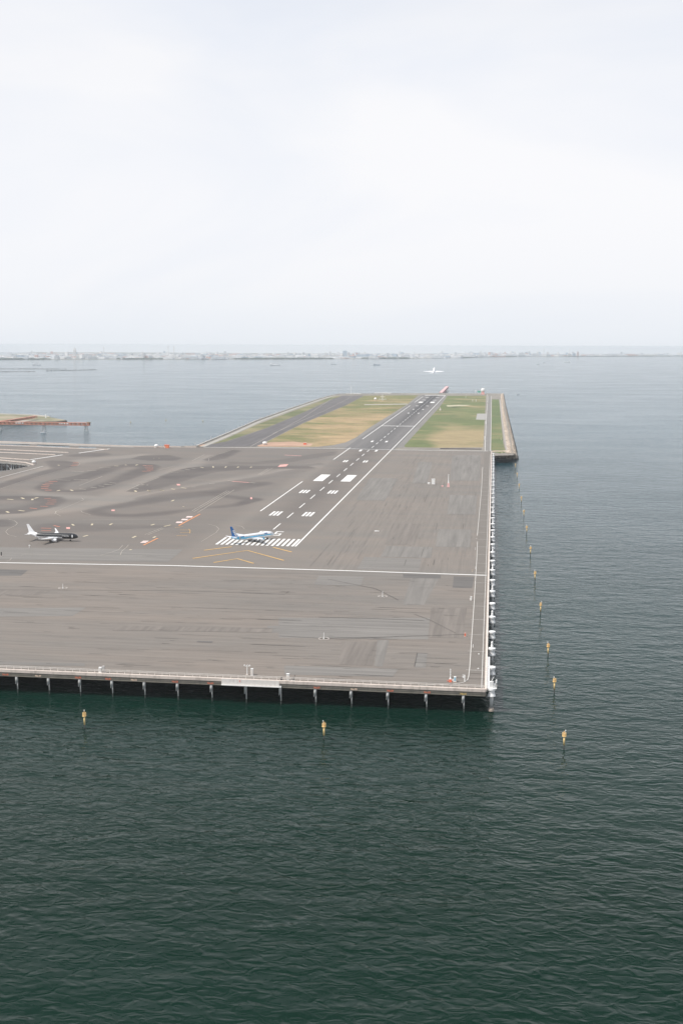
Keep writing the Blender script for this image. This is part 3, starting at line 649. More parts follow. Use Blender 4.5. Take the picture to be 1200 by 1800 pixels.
t2 = sheet('grass_field', PG((455,784.5),(480,771),(533,744),(607,713),(640,695.4),(735,694.8),(717,709.5),(650,751),(625,769),(607,777.5),(585,782.5),(560,785),(500,785.5)), 9.98, GRM); struct(t2)
t3 = sheet('grass_field', PG((710,783.5),(772,716),(786,695.6),(853.5,695.4),(851,740),(848.5,786.3),(775,787),(712,786)), 9.98, GRR); struct(t3)
t4 = sheet('grass_field', PG((864,702),(876.5,702),(880,740),(884,780),(888.5,795),(880,797),(868,795),(862.6,790),(863.4,740)), 9.98, GRS); struct(t4)
tp = sheet('taxiway_strip', PG((345,786),(400,775.5),(467,753),(533,725.3),(580,703.3),(601,695.6),(640,695),(607,712.6),(533,743.4),(450,785)), 10.0, mat_asphalt('dark_taxi_asphalt', (.115,.108,.108), .25, .1)); struct(tp)
rs = sheet('runway_shoulder', PG((545,786.5),(585,783),(607,778),(626,769.5),(650,752),(717,710),(736,694.6),(785.5,695),(772,715.5),(711,782.5),(709,787)), 10.02, mat_asphalt('shoulder_asphalt', (.20,.19,.175), .06, .08)); struct(rs)
def mat_runway():
    mt, nt, b = principled('runway_asphalt', (.2,.2,.2), .85); tcn = nt.nodes.new('ShaderNodeTexCoord'); sp = nt.nodes.new('ShaderNodeSeparateXYZ'); nt.links.new(tcn.outputs['Object'], sp.inputs[0])
    ax = mth(nt, 'ABSOLUTE', sp.outputs[0]); core = rng(nt, ax, 19, 4, 0, 1)
    far_ = rng(nt, sp.outputs[1], 1150, 2000, .34, .95)
    r = mth(nt, 'MULTIPLY', mth(nt, 'MULTIPLY', core, far_), rng(nt, noise(nt, (.3,.006,1), 1, 5, .6), .3, .7, .75, 1.15))
    c = mixc(nt, rng(nt, noise(nt, (.2,.004,1), 1, 5, .6), .3, .7, 0, 1), (.135,.13,.127), (.165,.158,.152))
    nt.links.new(mixc(nt, r, c, (.035,.035,.038)), b.inputs['Base Color']); return mt
rwy = sheet('runway_surface', [(-36,764),(33,764),(33,2548),(-36,2548)], 10.05, mat_runway(), parent=RW)
sheet('grass_track', PG((640,710.6),(716,709.4),(716,711),(640,712)), 10.0, M('packed_track', (.36,.34,.29), .9, .1, .03), parent=t2)
sheet('bare_soil', PG((452,783),(475,777),(515,776),(550,780),(545,784.5),(455,785)), 10.01, M('bare_soil', (.42,.27,.19), .9, .2, .03), parent=t2)
sheet('bare_soil', PG((340,783.5),(362,780.6),(368,782),(356,784.5)), 10.01, M('bare_soil'), parent=t1)
sheet('concrete_pad', PG((838,727),(854,727),(853,738),(836,737.5)), 10.0, M('grey_pad', (.34,.33,.31), .9, .08, .05), parent=t3)
sheet('dry_track', PG((784,712.5),(805,711.5),(828,712),(812,713.8),(786,714.6)), 10.0, M('pale_dry_grass', (.46,.42,.30), .9, .3, .05), parent=t3)
sheet('drain_channel', PG((773,787.4),(846,788.6),(846,790.3),(773,789.2)), 10.03, M('dark_channel', (.07,.06,.055), .9, .1, .05), parent=land)
rd = sheet('perimeter_road', [(155.2,768),(162.3,768),(161.8,1400),(158.5,2545),(150,2545),(152.5,1400)], 10.03, M('road_asphalt_far', (.20,.19,.175), .9, .06, .03)); struct(rd)
for xs_ in ([(162.4,770),(161.9,1400),(158.6,2540)], [(155.1,770),(152.4,1400),(149.9,2540)]): stripe('road_line', xs_, .5, WHITE, rd, 10.06)
wall_along('gutter', PG((878,702),(881,730),(885,760),(891,795)), 9.95, 10.1, 3.2, M('grey_gutter', (.34,.31,.28), .9, .1, .05), rd)
stripe('taxi_line', PG((590,696),(533,734),(440,785)), .8, FAINT, tp, 10.05)
for a in ((-8, 9),): stripe('taxi_line', PG((620,696),(570,722),(480,762)), .7, FAINT, tp, 10.05)

# slopes of the island: grey concrete on the left and the far end, armour stone on the right
def slope(name, top, out, z1, mat, parent=None):
    n = len(top); vs = [(x, y, z1) for x, y in top] + [(x, y, -1) for x, y in out]
    return MB().add(vs, [(i, i+1, n+i+1, n+i) for i in range(n-1)] + [(n+i, n+i+1, i+1, i) for i in range(n-1)]).build(name, mat, parent)
lt = PG((318,786),(345,785),(398,763),(450,740),(500,722),(560,701.5),(583,695.2),(594,693.2))
slope('seawall_face', lt, [(x-9, y) for x, y in lt], 9.9, CONC2, land)
ft = PG((594,693.2),(700,692.4),(880,692.8)); slope('seawall_face', ft, [(x, y+14) for x, y in ft], 9.9, CONC2, land)
wall_along('seawall_parapet', lt, 9.8, 11.6, 1.6, M('seawall_concrete', (.50,.48,.44), .9, .1, .02), land)
wall_along('seawall_road', [(x+9, y) for x, y in lt[1:-1]], 9.95, 10.05, 7, M('seawall_road_concrete', (.36,.345,.31), .9, .1, .02), land)
wall_along('seawall_parapet', ft, 9.8, 12.2, 2, M('seawall_concrete'), land)
it = PG((866,796),(893,797),(896,797),(891,770),(888,745),(883,712),(880,693))
rt = [(166.2,769),(182,771)]+PG((893,797),(891,785),(888,762),(885,742),(882,718),(880,694))
ot = PG((867,808.5),(888,808.3),(909.5,807.5),(906,790),(899,760),(893,735),(887.5,712),(884.5,694), z=0)
rv = MB(); n_ = len(rt); mt_ = [(a[0]+(b[0]-a[0])*.62, a[1]+(b[1]-a[1])*.62) for a, b in zip(rt, ot)]
vs = [(x, y, 9.7) for x, y in rt]+[(x, y, 7.6) for x, y in mt_]+[(x, y, -.8) for x, y in ot]
rv.add(vs, [(k*n_+i, k*n_+n_+i, k*n_+n_+i+1, k*n_+i+1) for k in (0, 1) for i in range(n_-1)]); slope_o = rv.build('rock_slope', M('rock_bed', (.30,.25,.20), .95, .3, .3), land)
def rocks(nr, seed):
    r = random.Random(seed); mb = MB()
    base = [(-1,-1,-1),(1,-1,-1),(1,1,-1),(-1,1,-1),(-1,-1,1),(1,-1,1),(1,1,1),(-1,1,1)]; fs = [(3,2,1,0),(4,5,6,7),(0,1,5,4),(1,2,6,5),(2,3,7,6),(3,0,4,7)]
    lens = [math.dist(rt[i], rt[i+1]) for i in range(n_-1)]
    for _ in range(nr):
        i = r.choices(range(n_-1), [l*(9 if k < 2 else 1) for k, l in enumerate(lens)])[0]; t = r.random(); u = r.random()
        a = Vector((*rt[i], 9.9)).lerp(Vector((*rt[i+1], 9.9)), t); b = Vector((*ot[i], -.8)).lerp(Vector((*ot[i+1], -.8)), t)
        p = a.lerp(b, u); p.z = 9.9-3.4*u if u < .62 else 7.8-(u-.62)/.38*8.4; s = r.uniform(.8, 1.7); R = Matrix.Rotation(r.uniform(0,6), 3, 'Z') @ Matrix.Rotation(r.uniform(-.5,.5), 3, 'X')
        mb.add([p + R @ Vector((x*s*r.uniform(.6,1), y*s*r.uniform(.6,1), z*s*r.uniform(.5,.8))) for x, y, z in base], fs, 1 if u > .86 else r.choice((0,0,2)))
    return mb
stuff(rocks(14000, 3).build('armour_stone', [M('pale_stone', (.58,.49,.40), .9, .2, .4), M('wet_dark_stone', (.07,.07,.065), .7, .3, .4), M('brown_stone', (.42,.35,.28), .9, .2, .4)], land))

# ------------------------------------------------------------------ piles
CAPW = M('clean_white_steel', (.86,.86,.85), .4, .03, .8)
def white_pile(kind):
    t = thing('steel_pile', (0,0,0), 0, '', 'pile', 'white capped steel piles along the right side of the pier')
    MB().cyl((0,0,1.6),(0,0,8.0),.78,n=16).build('shaft', STEELG, t, True)
    MB().cyl((0,0,-2),(0,0,.4),.8,n=16).build('splash_zone', DARK, t, True)
    MB().lathe([(.8,.35),(1.15,.4),(1.15,1.3),(.9,1.7),(.79,1.75)], 16).build('collar', M('stained_collar', (.45,.38,.32), .8, .2, .6), t)
    MB().lathe([(.85,6.7),(1.72,6.76),(1.64,7.2),(1.35,7.9),(1.28,9.3)], 20).build('cap', CAPW, t)
    MB().lathe([(1.28,9.3),(1.72,9.36),(1.72,10.1),(1.55,10.2)], 20).build('cap_disc', CAPW, t)
    MB().box(-1.6,0,9.4,1.5,.5,.35).build('bracket', STEELW, t)
    if kind == 'post':
        MB().lathe([(.55,10.05),(.55,11.5),(.38,12.0),(.52,12.3),(.50,13.0),(.1,13.3)], 12).build('lantern_post', CAPW, t)
    if kind == 'gear':
        MB().box(.3,0,10.05,3.6,2.2,.22).build('platform', STEELW, t)
        MB().box(-.1,0,10.3,1.5,1.2,2.6).box(1.1,.2,10.3,.8,1.0,1.6).build('cabinet', STEELW, t)
        MB().cyl((1.9,0,10.3),(1.9,0,13.6),.1,n=6).lathe([(.36,0),(.36,1.3),(.1,1.5)],10,0,(1.9,0,12.3)).build('lantern', STEELW, t)
        MB().cyl((-.2,0,12.9),(.9,0,15.0),.12,n=6).build('davit', STEELW, t)
        MB().cyl((0,0,12.9),(0,0,14.0),.08,n=6).cyl((2.05,-1,10.3),(2.05,-1,11.3),.05,n=5).cyl((2.05,1,10.3),(2.05,1,11.3),.05,n=5).cyl((2.05,-1,11.3),(2.05,1,11.3),.05,n=5).build('handrail', RAIL, t)
    return t
protos = {k: white_pile(k) for k in ('plain', 'post', 'gear')}
usedp = set()
for k in range(34):
    kind = 'gear' if k == 0 else ('post' if k % 2 == 0 else 'plain'); loc = (166.3, -320.6+32.0*k, 0)
    extra = {'gear': 'white capped corner pile carrying cabinet, lantern and davit', 'post': ordn(k)+' white capped pile from the near corner, with a lantern post', 'plain': ordn(k)+' white capped pile from the near corner, bare flat top'}[kind]
    if kind in usedp: dup(protos[kind], loc, 0, extra)
    else: protos[kind].location = loc; protos[kind]['label'] = extra; usedp.add(kind)
# jacket piles under the front edge and inside
fx = [154.8,139.5,123.6,108.3,93.2,78.4,63.6,48.8,34,19.5,5.2,-9.1,-23.1,-37.4,-51.8,-66.2]
def front_pile():
    t = thing('jacket_pile', (0,0,0), 0, '', 'pile', 'grey piles standing under the front edge of the pier')
    MB().cyl((0,0,4.7),(0,0,7.3),.64,n=12).build('shaft', STEELG, t, True)
    MB().cyl((-.42,0,3.9),(-.38,0,5.1),.24,n=8).build('sleeve', STEELG, t, True)
    MB().cyl((.36,0,1.6),(.33,0,5.1),.27,n=8).build('leg', STEELG, t, True)
    MB().cyl((.36,0,-2),(.36,0,1.6),.26,n=8).build('splash_zone', DARK, t, True)
    return t
fp = front_pile()
for i, x in enumerate(fx):
    lab = ordn(i)+' grey pile under the front edge, counted from the right corner'; lab = lab.replace('nearest', 'rightmost')
    loc = (x, -322.9, 0)
    if i == 0: fp.location = loc; fp['label'] = lab
    else: dup(fp, loc, 0, lab)
mb = MB()
for x in np.arange(-395, 160, 15.0):
    for y in list(np.arange(-276, -200, 15.0)) + ([] if x > -330 else list(np.arange(420, 560, 15.0))): mb.cyl((x,y,-2),(x,y,7.2),.6,n=6,caps=False)
stuff(mb.build('inner_pile', DARK, deck))  # inner piles coloured near black so the shaded void reads dark
mb = MB()      # legs seen in the open bay on the left
for px, py in ((3,812.5),(12,813),(20,813.5),(24,814),(28,814.2),(34,815),(39,815.6)):
    x, y = G(px, py); mb.cyl((x,y+1,0),(x,y+1,8),.7,n=8)
a, b, c = G(12,813), G(20,813.5), G(24,814); mb.cyl((a[0],a[1],8),(b[0],b[1],1),.6,n=6)
bp = mb.build('bay_leg', M('pale_leg_steel', (.60,.60,.60), .5, .1, .3), deck); stuff(bp)

# marker posts in the water
def marker():
    t = thing('marker_post', (0,0,0), 0, '', 'marker post', 'yellow marker posts standing in the water round the pier')
    MB().cyl((0,0,-2),(0,0,1.7),.25,n=10).build('dark_sleeve', DARK, t, True)
    MB().cyl((0,0,1.7),(0,0,5.3),.33,n=12).build('pole', BUOYY, t, True)
    q = MB(); q.lathe([(.3,4.7),(.80,5.2),(.80,5.35),(.3,5.35)], 12); q.build('platform', BUOYY, t)
    q = MB()
    for k in range(8):
        a = k*math.pi/4; q.cyl((0.66*math.cos(a),0.66*math.sin(a),5.35),(0.66*math.cos(a),0.66*math.sin(a),6.6),.07,n=5)
    for z in (5.95,6.6):
        for k in range(8):
            a, b = k*math.pi/4, (k+1)*math.pi/4; q.cyl((0.66*math.cos(a),0.66*math.sin(a),z),(0.66*math.cos(b),0.66*math.sin(b),z),.07,n=5)
    q.build('guard_cage', BUOYY, t)
    MB().box(0,0,5.35,.5,.5,1.0).cyl((0,0,6.35),(0,0,7.2),.12,n=6).build('equipment_box', M('marker_orange', (.85,.52,.24), .5, .1, .8), t)
    MB().cyl((.35,0,5.4),(.45,0,7.2),.06,n=6).lathe([(.16,0),(.2,.35),(.08,.55)],8,0,(.45,0,7.15)).build('lantern', STEELW, t)
    return t
mk = marker(); my = [-362.2,-291.2,-232,-141,-49.5,42.9,140.4,231.7,325.7,428.8,535.2,640]
for i, y in enumerate(my):
    lab = ordn(i)+' yellow marker post from the camera in the row right of the pier'
    if i == 0: mk.location = (193.4, y, 0); mk['label'] = lab
    else: dup(mk, (193.4, y, 0), random.uniform(0, 6), lab)
dup(mk, (8.2, -364.8, 0), 1.9, 'yellow marker post in front of the pier, alone near the left edge')
dup(mk, (103, -364.1, 0), 2.6, 'yellow marker post in front of the pier, at the middle of its front')

# ------------------------------------------------------------------ railings and deck equipment
rail = tag(bpy.data.objects.new('railing', None), 'pale steel railing along the front edge of the pier', 'railing'); COL.objects.link(rail)
pm = MB().box(0,0,0,.17,.17,1.35); post0 = pm.build('post', RAIL, rail, loc=(X1-1, FY+.35, 10.4))
x = X1-1
for k in range(1, 96):
    x -= 3.3
    if x < -160: break
    link('post', post0.data, rail, (x, FY+.35, 10.4))
for z in (11.72, 11.2): MB().box((X1-160)/2-.5, FY+.35, z, X1+160, .14, .14).build('rail', RAIL, rail)
rail2 = tag(bpy.data.objects.new('railing', None), 'white steel railing along the right edge of the pier', 'railing'); COL.objects.link(rail2)
pm = MB().box(0,0,0,.1,.1,1.2).build('post', STEELW, rail2, loc=(X1+.35, Y0+1, 10.25))
for k in range(1, 230): link('post', pm.data, rail2, (X1+.35, Y0+1+k*3.3, 10.25))
for z in (11.4, 10.9): MB().box(X1+.35, (Y0+450)/2, z, .09, 450-Y0, .08).build('rail', STEELW, rail2)
# walkway grating between edge and the first piles
wk = tag(MB().box(X1+1.1, -296, 9.9, 1.1, 48, .15).build('walkway', STEELW), 'white steel walkway along the pier side by the corner', 'walkway')

# panel platform hung on the front
pf = thing('panel_platform', (66.4, FY-.8, 0), 0, 'white platform with fourteen panels hung on the front parapet', 'platform')
MB().box(0,-.4,7.75,25.6,1.3,.35).build('floor', STEELW, pf); MB().box(0,.15,8.1,25.2,.2,.5).build('backing', STEELG, pf)
for k in range(14): MB().box(-11.9+k*1.76,-.45,8.2,1.6,.14,2.3).build('panel', M('off_white_panel', (.76,.72,.68), .6, .08, .4), pf)
for k in range(15): MB().box(-12.78+k*1.76,-.3,8.1,.1,.3,2.5).build('frame', RAIL, pf)
MB().box(-4.9,-.55,9.3,.6,.06,.9).build('red_notice', PINK, pf)
c1 = thing('cabinet', (G(504,1200)[0], FY+1.1, 10.4), 0, 'white upright cabinet behind the front railing right of the panel platform', 'cabinet')
MB().box(0,0,0,1.2,1,2.6).build('body', STEELW, c1); MB().box(0,0,2.6,1.35,1.15,.12).build('lid', STEELW, c1); MB().box(0,-.52,1.0,.9,.04,1.1).build('door', RAIL, c1)
g1 = thing('winch', (G(513,1200)[0], FY+.9, 10.3), 0, 'small dark winch beside the white upright cabinet on the front edge', 'winch')
MB().box(0,0,0,1.6,1,.4).build('base', STEELG, g1); MB().cyl((-.6,0,.8),(.6,0,.8),.4,n=10).build('drum', BLK, g1); MB().beam((.5,0,.4),(.9,0,2.6),.15).build('arm', BLK, g1)
g2 = thing('bollard', (G(493,1199)[0], FY+.9, 10.2), 0, 'short dark bollard at the right end of the panel platform', 'bollard')
MB().lathe([(.35,0),(.3,.7),(.5,.8),(.5,1.1),(.2,1.3)],10).build('body', BLK, g2); MB().box(0,0,0,1.2,1,.12).build('base', STEELG, g2)
c2 = thing('cabinet', (G(177,1185)[0], FY+.8, 10.3), 0, 'white double cabinet on the front edge above the left marker post', 'cabinet')
MB().box(-.45,0,0,1.2,1.1,2.4).build('body', STEELW, c2); MB().box(.85,.2,0,1.0,.9,2.9).build('side_unit', M('grey_unit', (.5,.48,.46), .5, .08, .5), c2); MB().box(.2,-.2,-.25,3.4,1.6,.22).build('base', CONC, c2); MB().box(-.45,-.57,.6,.85,.03,1.4).build('door', RAIL, c2)
ms = thing('weather_mast', (*G(434.5,1186.5), DECK), 0, 'white weather mast with two cross arms behind the panel platform', 'mast')
MB().cyl((0,0,0),(0,0,4.4),.2,.15,n=8).build('pole', STEELW, ms); MB().cyl((-1.1,0,3.9),(1.1,0,3.9),.1,n=6).build('cross_arm', STEELW, ms); MB().cyl((0,-1,4.3),(0,1,4.3),.08,n=6).build('cross_arm', STEELW, ms)
for s in (-1, 1): MB().lathe([(.1,0),(.32,.15),(.32,.5),(.05,.6)],8,0,(s*1.1,0,3.9)).build('sensor', STEELW, ms)
MB().box(0,0,0,.9,.9,.25).build('base', CONC, ms)
c3 = thing('cabinet', (*G(443,1187), DECK), 0, 'tall narrow white cabinet right beside the weather mast', 'cabinet')
MB().box(0,0,0,.95,.8,2.9).build('body', STEELW, c3); MB().box(0,0,2.9,1.1,.95,.1).build('lid', STEELW, c3); MB().box(0,-.42,.4,.7,.03,2.1).build('door', RAIL, c3)
def disc_post(px, py, lab, h=3.0):
    t = thing('antenna_post', (*G(px, py), DECK), 0, lab, 'antenna', 'white posts on ringed discs on the pier')
    q = MB(); R1, R2, n = 2.6, 2.2, 28
    vs = [(R1*math.cos(2*math.pi*i/n), R1*math.sin(2*math.pi*i/n), .16) for i in range(n)]+[(R2*math.cos(2*math.pi*i/n), R2*math.sin(2*math.pi*i/n), .16) for i in range(n)]
    q.add(vs, [(i,(i+1)%n,n+(i+1)%n,n+i) for i in range(n)]); q.build('ring', M('pale_ring', (.60,.55,.50), .7, .1, .5), t)
    MB().cyl((0,0,0),(0,0,h),.16,.12,n=8).build('pole', STEELW, t); MB().lathe([(.35,.0),(.35,.3),(.15,.4)],10).build('foot', STEELW, t)
disc_post(672, 1048.5, 'white post on a ringed disc just below the cross line, right of centre'); disc_post(569, 1123, 'white post on a ringed disc at the edge of the pale grey patch'); disc_post(111, 1034, 'white post on a ringed disc at the left of the near pier', 2.6)
def mast(px, py, h, lab, base=REDO):
    t = thing('antenna_mast', (*G(px, py), DECK), 0, lab, 'mast')
    if h > 10: MB().box(0,0,0,2.8,2.2,4.0,0,0,.6).box(-6,0,0,1.8,1.4,1.6).build('mast_house', base, t); MB().lathe([(.7,3.9),(.4,7),(.3,h)],8).build('mast_tube', STEELW, t)
    MB().box(0,0,0,1.3,1.1,1.2,0,0,.8).build('base_cabinet', base, t)
    MB().lathe([(.5,1.2),(.22,2.0),(.16,2.4),(.12,h)],8).build('pole', STEELW, t)
    for z in (h*.55, h*.72, h*.9): MB().box(0,0,z,.5,.25,.35).build('element', STEELW if base == REDO else PINK, t)
    MB().cyl((-1.1,0,.0),(-1.1,0,.5),.1,n=6).box(-1.1,0,.4,.4,.4,.25).build('lamp', base, t)
mast(791, 1198.5, 5.6, 'white tapering mast on an orange cabinet near the front right corner'); mast(787.5, 856, 13, 'tall red and white glide path mast beside the runway road', M('faded_red', (.74,.44,.42), .6, .1, .5))
c4_ = thing('cabinet', (*G(799,1198.5), DECK), 0, 'white cabinet with pale blue front beside the orange based mast', 'cabinet')
MB().box(0,0,0,.95,.9,2.3).build('body', STEELW, c4_); MB().box(0,-.47,.5,.7,.04,1.5).build('front_panel', BLUEC, c4_); MB().box(-.9,0,.3,.6,.5,.7).build('side_box', STEELW, c4_); MB().box(0,0,-.05,1.5,1.2,.25).build('plinth', CONC, c4_)
c5_ = thing('sign_board', (*G(816,1197.5), DECK), 0, 'white upright board with round sign by the road curve in the corner', 'sign')
MB().box(0,0,0,.45,.3,2.7).build('board', STEELW, c5_); MB().cyl((-.55,-.1,1.9),(-.55,.05,1.9),.45,n=14).build('disc', STEELW, c5_); MB().box(-.4,0,2.6,1.2,.2,.15).build('arm', STEELW, c5_)
def small(name, px, py, parts, lab, cat):
    t = thing(name, (*G(px, py), DECK), 0, lab, cat)
    for nme, b, mt in parts: b.build(nme, mt, t)
small('warning_box', 817, 1118.5, [('body', MB().box(0,0,0,.7,.6,1.5), REDO), ('lid', MB().box(0,0,1.5,.8,.7,.12), PINK), ('foot', MB().box(0,0,-.02,1,.9,.12), CONC)], 'small red-orange box beside the road line, halfway up the near pier', 'box')
small('cabinet', 827.5, 1055, [('body', MB().box(0,0,0,.8,.7,2.0), STEELW), ('lid', MB().box(0,0,2.0,.95,.85,.12), STEELW), ('side_box', MB().box(-.6,0,0,.4,.5,1.2), RAIL)], 'small white cabinet beside the road, just below the cross line', 'cabinet')
small('cabinet', 761, 851, [('body', MB().box(0,0,0,3.4,2.2,5.2,0,0,.95), STEELW), ('annex', MB().box(-4.6,0,0,2.4,2,1.6), STEELW), ('roof', MB().box(0,0,5.2,3.5,2.3,.25), STEELW)], 'white equipment hut with a low annex, left of the tall red and white mast', 'hut')
small('equipment_box', 660.5, 934, [('body', MB().box(0,0,0,2.2,1,.7), STEELW), ('side_box', MB().box(1.8,0,0,1.0,.8,.6), STEELW)], 'pair of low white boxes on the pavement right of the runway', 'box')
for px, py, lab in ((831,1138,'white road marker post on the left road line, third from the corner'), (835,1022,'white marker post just below the cross line beside the road'), (829.5,1005,'cream marker post just above the cross line beside the road'), (835,1000,'white marker post above the cross line nearest the road line'), (835,966,'white marker post beside the road, farther up past the cross line')):
    small('marker_peg', px, py, [('post', MB().cyl((0,0,0),(0,0,1.4),.14,n=6), STEELW if 'cream' not in lab else PALEY), ('foot', MB().box(0,0,0,.6,.6,.12), CONC)], lab, 'post')
for i, (px, py) in enumerate(((841,1150.5),(840,1176))):
    small('road_lamp', px, py, [('body', MB().lathe([(.3,0),(.32,.3),(.1,.5)],8), STEELW), ('foot', MB().lathe([(.45,0),(.45,.08)],8), CONC)], ['farther low white lamp on the road surface near the corner', 'nearer low white lamp on the road surface near the corner'][i], 'lamp')
small('marker_peg', 3, 977, [('post', MB().cyl((0,0,0),(0,0,2.6),.35,n=8), BLK), ('foot', MB().box(0,0,0,1.2,1,.12), CONC)], 'short dark post at the left edge above the cross line', 'post')
small('floodlight', 52, 963.5, [('post', MB().cyl((0,0,0),(0,0,1.8),.2,n=6), STEELW), ('head', MB().box(.2,0,1.6,.9,.5,.6), STEELW)], 'small white lamp on the pavement below the black aircraft', 'lamp')
for px, py, mt, lab, r in ((275,787,STEELW,'white round dome on the far pier edge above the taxiways',3.0),(60,815,STEELW,'pale round dome beside the open water bay at the left',2.4)):
    small('radome', px, py, [('base', MB().box(0,0,0,r*1.6,r*1.4,r*.35), CONC), ('shell', MB().lathe([(r*.75,r*.35),(r,r*.8),(r*.9,r*1.2),(r*.5,r*1.55),(.1,r*1.65)],16), mt)], lab, 'dome')
small('equipment_hut', 293.5, 787.5, [('body', MB().box(0,0,0,6,4.4,4), M('bright_orange', (.80,.22,.10), .6, .06, .1)), ('roof', MB().box(0,0,4,6.4,4.8,.4), REDO), ('door', MB().box(-2,-2.55,0,1.4,.1,2.6), CONC)], 'orange equipment hut on the far pier edge, right of the white dome', 'hut')
small('radome', 465.5, 782, [('base', MB().box(0,0,0,5,4,1.5), CONC), ('shell', MB().lathe([(3,1.5),(3.4,3),(2.6,4.4),(.1,5)],12), STEELW)], 'white dome on the bare soil at the edge of the middle grass', 'dome')
small('equipment_hut', 536, 781.5, [('body', MB().box(0,0,0,4,3,2.6), REDO), ('roof', MB().box(0,0,2.6,4.3,3.3,.3), CONC)], 'small orange hut on the bare soil beside the runway', 'hut')
small('antenna_array', 672, 704, [('mast', MB().cyl((0,0,0),(0,0,16),.7,n=6), STEELW), ('arm', MB().box(0,0,9,12,.8,1), STEELW), ('arm', MB().box(0,0,3,20,.8,1), STEELW)], 'white antenna mast standing in the far end of the middle grass', 'antenna')
small('radome', 659.5, 703.5, [('base', MB().box(0,0,0,4,4,2), CONC), ('shell', MB().lathe([(3.2,2),(3.6,4),(2.4,6),(.1,7)],12), STEELW)], 'small white dome left of the antenna mast in the far grass', 'dome')
small('mast', 617, 693.4, [('pole', MB().cyl((0,0,0),(0,0,22),.6,.35,n=6), STEELW), ('head', MB().box(0,0,21,2.5,1,1.4), STEELW)], 'slender white mast at the far left corner of the island', 'mast')
small('antenna_array', 672.5, 692.5, [('row', MB().box(0,0,1.5,50,1.5,2.4), STEELW), ('stand', MB().box(-18,0,0,1.5,1.5,1.6), STEELW), ('stand', MB().box(18,0,0,1.5,1.5,1.6), STEELW)], 'long low white antenna row along the far seawall', 'antenna')
small('antenna_array', 621, 693, [('row', MB().box(0,0,1,44,2,2), STEELW), ('stand', MB().box(0,0,0,2,2,1), STEELW)], 'low white row of boxes at the far end of the dark taxiway', 'antenna')
small('radar_tower', 848, 693.5, [('shaft', MB().box(0,0,0,9,8,9,0,0,.9), PINK), ('drum', MB().lathe([(4.5,9),(5.6,11),(5.6,15),(4,17)],14), STEELW), ('antenna', MB().box(0,0,17,10,2,1.6), STEELW)], 'pink and white radar tower at the far seawall beside the road', 'tower')
small('sign_board', 841.5, 693, [('panel', MB().box(0,0,5,10,1,5,0,0), M('sea_green_panel', (.12,.42,.33), .6, .08, .2)), ('post', MB().box(-3,0,0,.8,.8,5), STEELW), ('post', MB().box(3,0,0,.8,.8,5), STEELW)], 'green panel on posts left of the pink and white radar tower', 'sign')
small('mast', 835.5, 693, [('pole', MB().cyl((0,0,0),(0,0,13),.6,n=6), STEELW), ('yard', MB().box(0,0,9,5,.6,.6), STEELW)], 'short white mast with a yard at the far seawall', 'mast')
for i, (px, py) in enumerate(((830,706),(836,706),(818,700),(856,696.5),(856,710),(855,725),(853,745),(851,773))):
    small('runway_light', px, py, [('stem', MB().cyl((0,0,0),(0,0,4),.35,n=6), STEELW), ('lamp', MB().box(0,0,3.6,1.8,1.2,1.2), STEELW)], ['left of two close white lights in the far right grass','right of two close white lights in the far right grass','single white light near the far seawall in the right grass','farthest white light along the left side of the perimeter road','second farthest white light along the perimeter road','third farthest white light along the perimeter road','fourth farthest white light along the perimeter road','nearest white light along the grass side of the perimeter road'][i], 'light')
for i, (px, py) in enumerate(((880,773.5),(881.5,796.5))):
    small('marker_peg', px, py, [('post', MB().cyl((0,0,0),(0,0,3.4),.5,n=6), PALEY), ('foot', MB().box(0,0,0,1.6,1.4,.2), CONC)], ['pale yellow post in the narrow grass strip by the rocks', 'pale yellow post at the rock corner of the island'][i], 'post')
small('wind_cone', 773.5, 721, [('frame', MB().lathe([(2.6,0),(2.0,1.5),(.3,5.5)],4), CONC), ('pole', MB().cyl((0,0,0),(0,0,7),.2,n=6), STEELW)], 'pale pyramid marker beside the right runway shoulder', 'marker')
# lamp posts along the left seawall
lp0 = None
for i, (px, py) in enumerate(((343,786),(371,774),(397,763.5),(419,754.5),(425,752),(436,747),(458,738.5),(470,734),(485,728.5),(505,720.5),(528,713),(552,705),(574,698))):
    lab = ordn(i)+' post along the left seawall of the island, counted from the pier'
    if lp0 is None:
        lp0 = thing('seawall_post', (*G(px, py), DECK), 0, lab, 'post', 'posts along the left seawall'); MB().cyl((0,0,0),(0,0,5.5),.4,.3,n=6).build('pole', STEELG, lp0); MB().box(0,0,5.2,1.4,.9,.8).build('lamp', STEELG, lp0)
    else: dup(lp0, (*G(px, py), DECK), 0, lab)

# red text plates on the fascia (pile numbers)
def text_mesh(txt, size, name, mat, parent=None, loc=(0,0,0), rot=(math.pi/2,0,0), ext=.02, bold=0, shear=0):
    cu = bpy.data.curves.new('t', 'FONT'); cu.body = txt; cu.size = size; cu.extrude = ext; cu.align_x = 'CENTER'; cu.offset = bold; cu.resolution_u = 3; cu.shear = shear
    to = bpy.data.objects.new('t', cu); COL.objects.link(to)
    me = bpy.data.meshes.new_from_object(to); bpy.data.objects.remove(to); bpy.data.curves.remove(cu)
    me.materials.clear(); me.materials.append(mat); o = link(name, me, parent, loc); o.rotation_euler = rot; return o
TXT = [M('plate_yellow', (.70,.50,.18), .6, .1, 1), M('plate_red', (.66,.20,.12), .6, .1, 1), M('plate_pale', (.75,.58,.45), .6, .1, 1)]
for i, px in enumerate((814,750,685,621,556,None,None,369,307,235,190,137,67,10)):
    if px is None: continue
    x = G(px, 1216-(852-px)*.045)[0]
    text_mesh('No.%d' % (61-i), 1.05, 'pile_number', TXT[0 if i in (0,) else (2 if i % 3 == 0 else 1)], deck, (x, FY-.56, 7.75), bold=.05)

